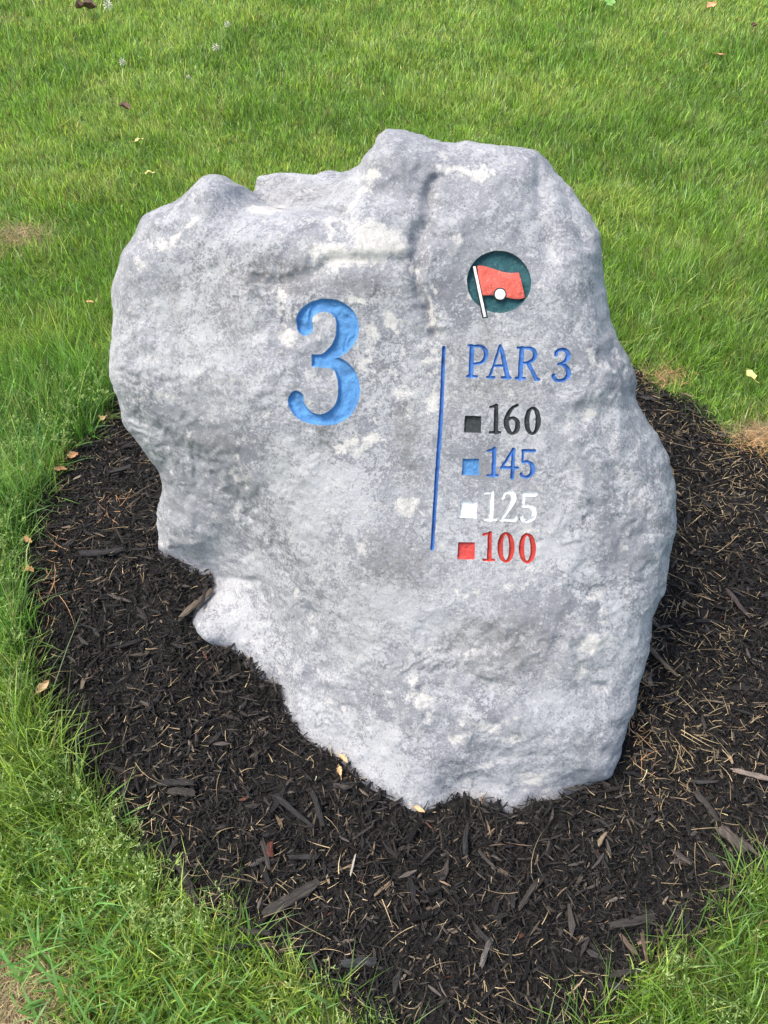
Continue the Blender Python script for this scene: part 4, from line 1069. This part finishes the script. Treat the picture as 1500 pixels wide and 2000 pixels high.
def leaf(x, y, L, Wd, yaw, mat, label, group=None, lift=.022, curl=.5, lobed=False, seed=0):
    """a curled dry leaf: blade and stalk"""
    r = random.Random(seed)
    z = float(gz(np.array([x]), np.array([y]))[0])
    root = bpy.data.objects.new('fallen_leaf', None); COL.objects.link(root)
    root.location = (x, y, z+lift); root.rotation_euler = (r.uniform(-.3, .3), r.uniform(-.3, .3), yaw)
    tag(root, label, 'leaf', group)
    nu, nv = 12, 7
    V, F = [], []
    for i in range(nu):
        u = i/(nu-1)
        wv = math.sin(math.pi*u**.8)**.75*(1+.22*math.sin(u*19+seed) if lobed else 1+.08*math.sin(u*23+seed))
        wv = max(wv, .03)
        for j in range(nv):
            v = j/(nv-1)*2-1
            V.append(((u-.5)*L, v*Wd*.5*wv, curl*Wd*(v*v*.5*wv+.5*(u-.5)**2)+.12*Wd*math.sin(u*9+v*3+seed)))
    for i in range(nu-1):
        for j in range(nv-1):
            a = i*nv+j; F.append((a, a+nv, a+nv+1, a+1))
    k = len(V)
    V2 = [(p[0], p[1], p[2]-.0005) for p in V]
    F2 = [tuple(k+i for i in reversed(f)) for f in F]
    mesh_np('leaf_blade', np.array(V+V2), np.array(F+F2), mat, root, nper=4)
    sv, sf = [], []
    for i in range(5):
        u = i/4
        c = (-.5*L-u*L*.45, .08*L*u*u*math.sin(seed+1), .12*curl*Wd+.002*u)
        for a in range(4):
            sv.append((c[0], c[1]+.0006*math.cos(a*1.57), c[2]+.0006*math.sin(a*1.57)))
    for i in range(4):
        for a in range(4):
            sf.append((i*4+a, i*4+(a+1) % 4, i*4+4+(a+1) % 4, i*4+4+a))
    mesh_np('stalk', np.array(sv), np.array(sf), mat, root, nper=4)
    return root

leaf(-0.738, 1.596, 0.024, 0.022, 1.3, LEAF_TAN, 'small pale tan leaf on the mulch at the left foot of the boulder', lift=0.03, lobed=True, seed=1)
leaf(-0.677, 0.790, 0.038, 0.017, 1.2, LEAF_TAN, 'narrow tan dry leaf lying in the grass at the left bed edge', lift=0.05, seed=2)
leaf(-0.816, 1.170, 0.03, 0.014, -0.6, LEAF_OR, 'torn orange dry leaf, the upper of two at the left bed edge', lift=0.03, lobed=True, seed=3)
leaf(-0.787, 1.082, 0.036, 0.017, -0.5, LEAF_OR, 'torn orange dry leaf, the lower of two at the left bed edge', lift=0.03, lobed=True, seed=4)
leaf(-0.803, 1.404, 0.032, 0.014, 0.1, LEAF_OR, 'flat orange brown leaf on the mulch beside the tall left grass', lift=0.03, seed=5)
leaf(-0.784, 1.453, 0.03, 0.02, 0.9, LEAF_OR, 'crumpled orange leaf half under the tall left grass', lift=0.03, lobed=True, seed=6)
leaf(-0.077, 0.655, 0.026, 0.01, -0.8, LEAF_TAN, 'curled yellow tan leaf scrap against the lower left foot of the boulder', lift=0.034, curl=1.0, lobed=True, seed=7)
leaf(-0.084, 0.636, 0.026, 0.01, 1.8, LEAF_TAN, 'curled yellow tan leaf scrap on the mulch just below the one at the boulder', lift=0.026, curl=1.0, lobed=True, seed=8)
leaf(0.065, 0.561, 0.024, 0.009, -0.5, LEAF_TAN, 'small tan leaf scrap under the lowest tip of the boulder', lift=0.028, curl=0.8, seed=9)
leaf(0.997, 1.737, 0.04, 0.026, 1.9, LEAF_YEL, 'pale yellow green leaf in the lawn right of the boulder', lift=0.06, seed=10)
leaf(-1.432, 4.422, 0.1, 0.06, 0.2, LEAF_BR, 'dark brown curled leaf in the far upper left lawn', lift=0.055, curl=1.0, lobed=True, seed=11)
leaf(-1.036, 3.371, 0.055, 0.032, -0.4, LEAF_BR, 'brown and tan curled leaf in the lawn above the left shoulder of the boulder', lift=0.05, curl=1.0, lobed=True, seed=12)
leaf(-0.927, 3.095, 0.045, 0.02, 0.9, LEAF_YEL, 'yellow leaf in the lawn just below the brown curled leaf', lift=0.052, seed=13)
leaf(-0.839, 2.846, 0.038, 0.024, 0.4, LEAF_YEL, 'yellow green leaf in the lawn nearest the left shoulder of the boulder', lift=0.052, seed=14)
leaf(1.588, 4.467, 0.05, 0.035, 0.3, LEAF_OR, 'small tan leaf in the far upper right lawn', lift=0.05, seed=15)
leaf(1.724, 4.221, 0.04, 0.03, 1.1, LEAF_BR, 'small brown leaf near the right edge of the far lawn', lift=0.05, seed=16)
leaf(1.481, 3.888, 0.04, 0.015, 0.1, LEAF_OR, 'thin orange leaf lying in the upper right lawn', lift=0.05, seed=17)
leaf(-0.877, 2.068, 0.022, 0.01, 0, LEAF_OR, 'tiny orange leaf caught in the grass left of the boulder', lift=0.06, seed=18)

# large bark pieces that can be told apart
def bark(x, y, L, Wd, Th, yaw, tint, label, pitch=.0, lift=.024, seed=0):
    r = random.Random(seed)
    z = float(gz(np.array([x]), np.array([y]))[0])
    nu = 11; prof = 10
    V, F = [], []
    for i in range(nu):
        u = i/(nu-1)
        wv = (.62+.38*min(1, min(u, 1-u)*7))*(1+.10*r.uniform(-1, 1))*(1-.35*u*(seed % 3 == 0))
        off = .10*Wd*math.sin(u*5+seed)
        for j in range(prof):
            a = j/prof*2*math.pi
            ca, sa = math.cos(a), math.sin(a)
            rr = 1+.16*r.uniform(-1, 1)
            V.append(((u-.5)*L*(1+.13*ca*math.sin(seed*3+j*2.1)+.05*math.sin(j*7+seed)), ca*Wd*.5*wv*rr+off, math.copysign(abs(sa)**.6, sa)*Th*.5*wv*rr))
    for i in range(nu-1):
        for j in range(prof):
            F.append((i*prof+j, i*prof+(j+1) % prof, (i+1)*prof+(j+1) % prof, (i+1)*prof+j))
    V = np.array(V)
    caps = []
    c0 = len(V); V = np.concatenate([V, [V[:prof].mean(0), V[-prof:].mean(0)]])
    for j in range(0, prof, 2):
        caps.append((c0, (j+2) % prof, (j+1) % prof, j)); k = (nu-1)*prof
        caps.append((c0+1, k+j, k+(j+1) % prof, k+(j+2) % prof))
    o = mesh_np('bark_chip', V, np.array(F+caps), CHIP, nper=4, smooth=False)
    set_col(o, 'tint', np.repeat(np.array([tint]), len(V), 0)*(1+.25*(rng.random((len(V), 1))-.5)))
    at = o.data.attributes.new('grain', 'FLOAT_VECTOR', 'POINT')
    g = V.copy(); g[:, 0] = g[:, 0]*22+seed*7; g[:, 1] = g[:, 1]*420; g[:, 2] = g[:, 2]*420
    at.data.foreach_set('vector', np.ascontiguousarray(g, dtype=np.float32).ravel())
    o.location = (x, y, z+lift); o.rotation_euler = (r.uniform(-.15, .15), pitch, yaw)
    tag(o, label, 'bark chip')
    return o

bark(-0.160, 0.409, 0.1012, 0.0205, 0.0092, 0.57, (.036,.031,.026), 'broad weathered grey brown bark slab below the boulder on the left', seed=1)
bark(0.423, 0.373, 0.0811, 0.0129, 0.0058, 0.19, (.036,.031,.026), 'long grey brown bark stick near the lower right grass corner', seed=2)
bark(-0.166, 0.560, 0.0926, 0.0121, 0.0055, -0.70, (.022,.02,.019), 'long black bark stick pointing down right under the left foot', seed=3)
bark(-0.391, 0.612, 0.0679, 0.0142, 0.0064, -0.05, (.022,.02,.019), 'short fat black bark block left of the long black stick', seed=4)
bark(-0.378, 0.594, 0.0507, 0.0150, 0.0067, -0.13, (.036,.031,.026), 'flat brownish bark wedge just under the fat black block', seed=5)
bark(-0.211, 0.482, 0.0510, 0.0112, 0.0050, -1.22, (.036,.031,.026), 'upright brown bark strip in the mulch left of the white splinter', seed=6)
bark(-0.346, 0.439, 0.0830, 0.0137, 0.0062, -0.95, (.036,.031,.026), 'tapered grey bark sliver beside the lower left grass', seed=7)
bark(-0.253, 0.333, 0.0590, 0.0102, 0.0046, 0.13, (.022,.02,.019), 'flat dark bark stick at the tips of the lower left grass', seed=8)
bark(0.183, 0.474, 0.0413, 0.0072, 0.0032, -0.86, (.036,.031,.026), 'thin grey bark stick right below the lowest tip of the boulder', seed=9)
bark(0.249, 0.414, 0.0541, 0.0095, 0.0043, 0.86, (.036,.031,.026), 'pale grey splinter leaning in the middle of the lower mulch', seed=10)
bark(0.169, 0.324, 0.0444, 0.0093, 0.0042, 1.09, (.09,.08,.07), 'grey bark splinter with whitish end at the bottom middle', seed=11)
bark(0.599, 0.570, 0.0594, 0.0155, 0.0070, -1.04, (.036,.031,.026), 'brown bark chip with a pale end on the right mulch', seed=12)
bark(0.701, 0.629, 0.0734, 0.0107, 0.0048, -0.23, (.19,.15,.12), 'pale brown stick reaching in from the right frame edge', seed=13)
bark(0.408, 0.337, 0.0370, 0.0080, 0.0036, -0.94, (.10,.07,.05), 'reddish brown pair chip, the left one, near the lower right grass', seed=14)
bark(0.435, 0.333, 0.0420, 0.0080, 0.0036, -1.58, (.10,.07,.05), 'reddish brown pair chip, the right one, near the lower right grass', seed=15)
bark(-0.055, 0.465, 0.0366, 0.0040, 0.0018, 1.32, (.30,.27,.22), 'whitish splinter standing out in the mulch below the boulder', seed=16)
bark(-0.204, 0.491, 0.0266, 0.0128, 0.0058, 1.57, (.07,.022,.015), 'dark red bark chip in the mulch left of the white splinter', seed=17)
bark(0.394, 0.510, 0.0296, 0.0090, 0.0041, 0.92, (.16,.12,.075), 'small tan chip in the mulch under the right foot of the boulder', seed=18)
bark(-0.396, 0.978, 0.0867, 0.0143, 0.0064, 0.92, (.09,.07,.05), 'split bark stick wedged into the left notch of the boulder', seed=19)
bark(-0.382, 1.002, 0.0712, 0.0081, 0.0036, 1.53, (.022,.02,.019), 'thin black splinter standing in the left notch of the boulder', seed=20)
bark(-0.624, 1.111, 0.0971, 0.0192, 0.0086, 0.12, (.022,.02,.019), 'long dark bark slab on the mulch left of the boulder', seed=21)
bark(-0.545, 0.465, 0.0495, 0.0092, 0.0041, 1.43, (.022,.02,.019), 'black bark strip at the left bed edge under the grass', seed=22)
bark(0.630, 0.510, 0.0562, 0.0223, 0.0100, -0.93, (.07,.055,.045), 'wide brown bark slab by the right edge of the bed', seed=23)
bark(0.148, 0.510, 0.0549, 0.0112, 0.0050, 1.42, (.022,.02,.019), 'upright black bark strip below the boulder', seed=24)
bark(-0.123, 0.565, 0.0674, 0.0105, 0.0047, -1.18, (.022,.02,.019), 'black bark strip beside the lower left foot', seed=25)
bark(0.779, 1.019, 0.0787, 0.0118, 0.0053, -1.17, (.06,.045,.04), 'brownish stick on the mulch right of the boulder', seed=26)
bark(0.579, 0.878, 0.0932, 0.0110, 0.0050, -0.98, (.10,.08,.055), 'thin brown twig leaning against the right side of the boulder', seed=27)
bark(-0.217, 0.357, 0.0526, 0.0094, 0.0042, -0.16, (.036,.031,.026), 'weathered chip beside the lower left grass tips', seed=28)
bark(-0.042, 0.310, 0.0593, 0.0139, 0.0063, 0.00, (.03,.03,.03), 'wide black bark slab in the bottom mulch', seed=29)
bark(0.396, 0.295, 0.0516, 0.0103, 0.0046, 0.12, (.036,.031,.026), 'weathered stick at the bottom right grass', seed=30)

# small white flower heads and clover in the far lawn
def blob_head(name, r_, mat, parent, z):
    V, F = [], []
    petals = 26
    for i in range(petals):
        ph = math.acos(1-1.75*(i+.5)/petals); th = i*2.39996
        d = Vector((math.sin(ph)*math.cos(th), math.sin(ph)*math.sin(th), math.cos(ph)))
        s = d.cross(Vector((0, 0, 1))); s = s.normalized() if s.length > .01 else Vector((1, 0, 0))
        u = s.cross(d)
        a = d*r_*.35; b = d*r_*.8
        k = len(V)
        for p in (a-s*r_*.08, a+s*r_*.08, b+s*r_*.16+u*r_*.08, d*r_*1.05, b-s*r_*.16+u*r_*.08): V.append((p.x, p.y, p.z+z))
        F += [(k, k+1, k+2), (k, k+2, k+4), (k+2, k+3, k+4)]
    return mesh_np(name, np.array(V), np.array(F), mat, parent, smooth=False, nper=3)
def flower(x, y, h, r_, label, tilt=(0, 0)):
    root = bpy.data.objects.new('white_flower', None); COL.objects.link(root)
    root.location = (x, y, 0); root.rotation_euler = (tilt[0], tilt[1], 0)
    tag(root, label, 'flower')
    ring_ = [(math.cos(a)*.0011, math.sin(a)*.0011) for a in (0, 2.09, 4.19)]
    V = []; F = []
    for i in range(5):
        u = i/4; ox = .12*h*math.sin(u*1.6)
        V += [(ox+a, b, h*u) for a, b in ring_]
    for i in range(4):
        for a in range(3): F.append((i*3+a, i*3+(a+1) % 3, i*3+3+(a+1) % 3, i*3+3+a))
    mesh_np('stem', np.array(V), np.array(F), STEM, root, nper=4)
    hd = blob_head('flower_head', r_, FLOWER, root, h)
    hd.location = (.12*h, 0, 0)
    return root
flower(-1.327, 4.367, 0.09, 0.024, 'round white seed head on a bent stem at the far upper left', (0.1, 0.1))
flower(-0.729, 4.159, 0.075, 0.016, 'small white flower on a tall stalk in the far lawn', (0, 0))
flower(-0.749, 3.911, 0.07, 0.018, 'small white flower just below the tall stalked one', (0, 0))
flower(-1.134, 3.780, 0.06, 0.016, 'small white flower in the lawn left of the stalked pair', (0, 0))
flower(-0.833, 3.660, 0.05, 0.009, 'tiny white flower bud left of the lower flower', (0, 0))

def clover(x, y, label):
    root = bpy.data.objects.new('clover', None); COL.objects.link(root)
    root.location = (x, y, .058); root.rotation_euler = (.35, 0, .4)
    tag(root, label, 'clover')
    for k in range(3):
        V = [(0, 0, 0)]; F = []
        for i in range(9):
            a = -1.0+2.0*i/8; rr = .030*(math.cos(a)**.6)*(.88 if i == 4 else 1)
            V.append((rr*math.cos(a*.9), rr*math.sin(a*.9), .004*math.cos(a)))
        for i in range(1, 9): F.append((0, i, i+1))
        o = mesh_np('leaflet', np.array(V), np.array(F), CLOV, root, nper=3)
        o.rotation_euler = (0, 0, k*2.094)
    V, F = [], []
    for i in range(4):
        for a in (0, 2.09, 4.19): V.append((.001*math.cos(a), .001*math.sin(a), -.058*i/3))
    for i in range(3):
        for a in range(3): F.append((i*3+a, i*3+(a+1) % 3, i*3+3+(a+1) % 3, i*3+3+a))
    mesh_np('stem', np.array(V), np.array(F), STEM, root, nper=4)
clover(1.097, 4.486, 'bright green three leaved clover at the top edge of the lawn')
